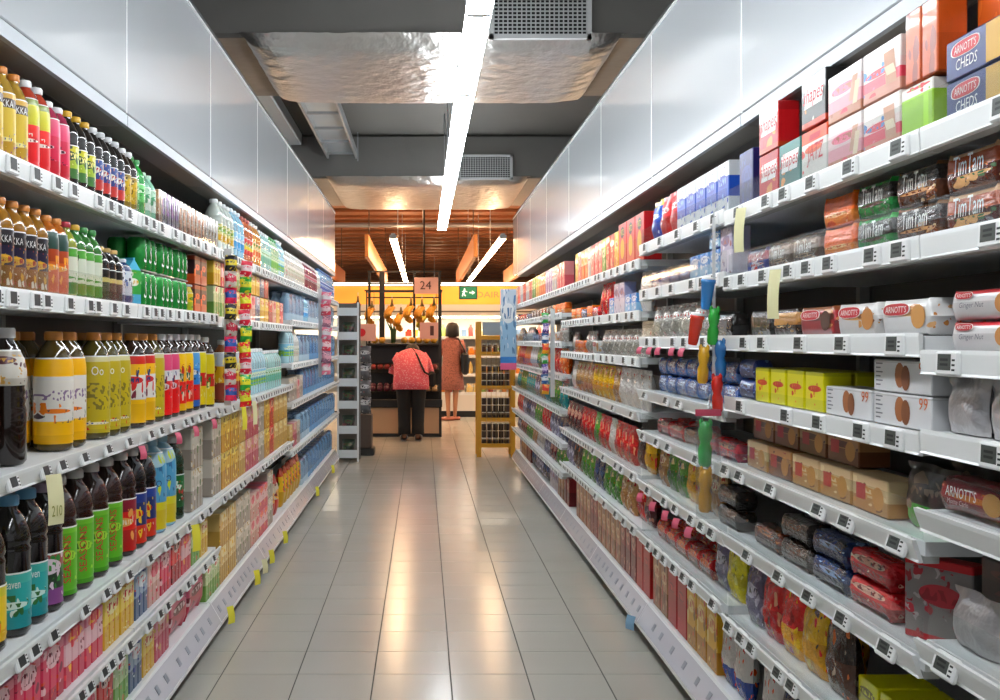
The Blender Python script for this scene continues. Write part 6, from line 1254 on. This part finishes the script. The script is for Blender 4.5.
for sg in (-1, 1):
    b = MB(); b.tube([(sg*0.13, 0.18, 1.10), (sg*0.19, 0.20, 1.02), (sg*0.222, 0.215, 0.93), (sg*0.232, 0.225, 0.87)], [0.085, 0.078, 0.072, 0.075], coral, 12); link('sleeve', b.mesh('sleeve'), pb)
    b = MB(); b.tube([(sg*0.08, -0.03, 0.84), (sg*0.092, -0.02, 0.66), (sg*0.09, 0.02, 0.43), (sg*0.088, 0.0, 0.20), (sg*0.088, -0.01, 0.085)], [0.12, 0.108, 0.088, 0.082, 0.085], pants, 14); link('trouser_leg', b.mesh('trouser_leg'), pb)
    b = MB(); b.grid(lambda u, v: (sg*0.095+(0.045+0.01*math.sin(v*PI))*math.cos(u*2*PI), 0.03+(v-0.5)*0.27, max(0.0, 0.045+0.046*math.sin(u*2*PI)*(1-0.45*v))), 12, 8, shoe); link('shoe', b.mesh('shoe'), pb)
b = MB(); b.lathe([(0.095*math.sin(PI*k/8)+0.002, -0.098*math.cos(PI*k/8)) for k in range(9)], hair_m, 12, (0.013, 0.385, 1.172)); link('hair', b.mesh('hair'), pb)
b = MB(); b.tube([(0.0, 0.25, 1.20), (0.03, 0.13, 1.185), (0.08, -0.01, 1.11), (0.13, -0.10, 1.00), (0.175, -0.15, 0.90), (0.24, -0.08, 0.86)], 0.013, pants, 6); link('bag_strap', b.mesh('bag_strap'), pb)
b = MB(); b.cbox((0.27, 0.08, 0.80), (0.10, 0.22, 0.20), pants, 0.03); link('shoulder_bag', b.mesh('shoulder_bag'), pb)
# standing shopper in a patterned dress
P = {'pelvis': (0, 0, 0.86, 0.12, 0.10), 'waist': (0, 0, 1.02, 0.10, 0.085), 'chest': (0, 0.01, 1.20, 0.12, 0.09), 'neck': (0, 0.0, 1.36, 0.045), 'head0': (0, -0.005, 1.41, 0.06, 0.065), 'head1': (0, -0.005, 1.48, 0.072, 0.085), 'head2': (0, 0.0, 1.545, 0.055, 0.065), 'nose': (-0.10, 0.02, 1.465, 0.014)}
E = [('pelvis', 'waist'), ('waist', 'chest'), ('chest', 'neck'), ('neck', 'head0'), ('head0', 'head1'), ('head1', 'head2'), ('head1', 'nose')]
for s_, sg in (('l', -1), ('r', 1)):
    P.update({s_+'hip': (sg*0.08, 0, 0.80, 0.08), s_+'knee': (sg*0.065, 0.01*sg, 0.44, 0.05), s_+'ankle': (sg*0.055, 0.04*sg, 0.09, 0.032), s_+'heel': (sg*0.055, 0.045*sg, 0.045, 0.028), s_+'toe': (sg*0.055-0.10, 0.035*sg+0.02, 0.03, 0.026),
              s_+'shoulder': (sg*0.15, 0.01, 1.29, 0.045), s_+'elbow': (sg*0.19, 0.02, 1.04, 0.036), s_+'wrist': (sg*0.17-0.06, 0.12, 0.86, 0.025)})
    E += [('pelvis', s_+'hip'), (s_+'hip', s_+'knee'), (s_+'knee', s_+'ankle'), (s_+'ankle', s_+'heel'), (s_+'heel', s_+'toe'), ('chest', s_+'shoulder'), (s_+'shoulder', s_+'elbow'), (s_+'elbow', s_+'wrist')]
    fingers(P, E, s_, P[s_+'wrist'][:3], (-0.4, 0.5, -0.6))
pw = skin_body('person', P, E, skin_m, 'pelvis'); pw.location = (0.47, 17.2, 0)
tag(pw, 'person in a speckled brown pink dress with a black bag by the chiller', 'person')
dress = person_mat_dots('speckled_dress', '#a8685c', '#5a3632', 60)
link('dress', loft([((0.01, 0, 0.50), 0.20, 0.17, 0), ((0.01, 0, 0.66), 0.185, 0.155, 0), ((0, 0, 0.84), 0.165, 0.135, 0), ((0, 0, 1.02), 0.145, 0.115, 0), ((0, 0.01, 1.18), 0.165, 0.125, 0), ((0, 0.01, 1.29), 0.17, 0.10, 0), ((0, 0.0, 1.36), 0.08, 0.07, 0)], dress).mesh('dress'), pw)
for sg in (-1, 1):
    b = MB(); b.tube([(sg*0.13, 0.01, 1.30), (sg*0.17, 0.015, 1.20), (sg*0.185, 0.02, 1.10)], [0.065, 0.06, 0.056], dress, 10); link('sleeve', b.mesh('sleeve'), pw)
    b = MB(); b.grid(lambda u, v: (sg*0.055-0.03+(v-0.5)*0.23, 0.04*sg+(0.042)*math.cos(u*2*PI), max(0.0, 0.028+0.028*math.sin(u*2*PI))), 10, 6, mat('sandal_tan', '#b8705a', 0.6)); link('shoe', b.mesh('shoe'), pw)
b = MB(); b.lathe([(0.03, -0.13), (0.108, -0.11), (0.112, -0.02), (0.105, 0.05), (0.07, 0.105), (0.004, 0.12)], hair_m, 14, (0.012, -0.015, 1.485)); link('hair', b.mesh('hair'), pw)
b = MB(); b.tube([(0.10, -0.02, 1.345), (0.19, -0.10, 1.18), (0.22, -0.10, 1.10)], 0.012, black, 6); link('bag_strap', b.mesh('bag_strap'), pw)
b = MB(); b.cbox((0.215, -0.06, 0.93), (0.12, 0.26, 0.36), black, 0.045); link('shoulder_bag', b.mesh('shoulder_bag'), pw)

finish_labels()
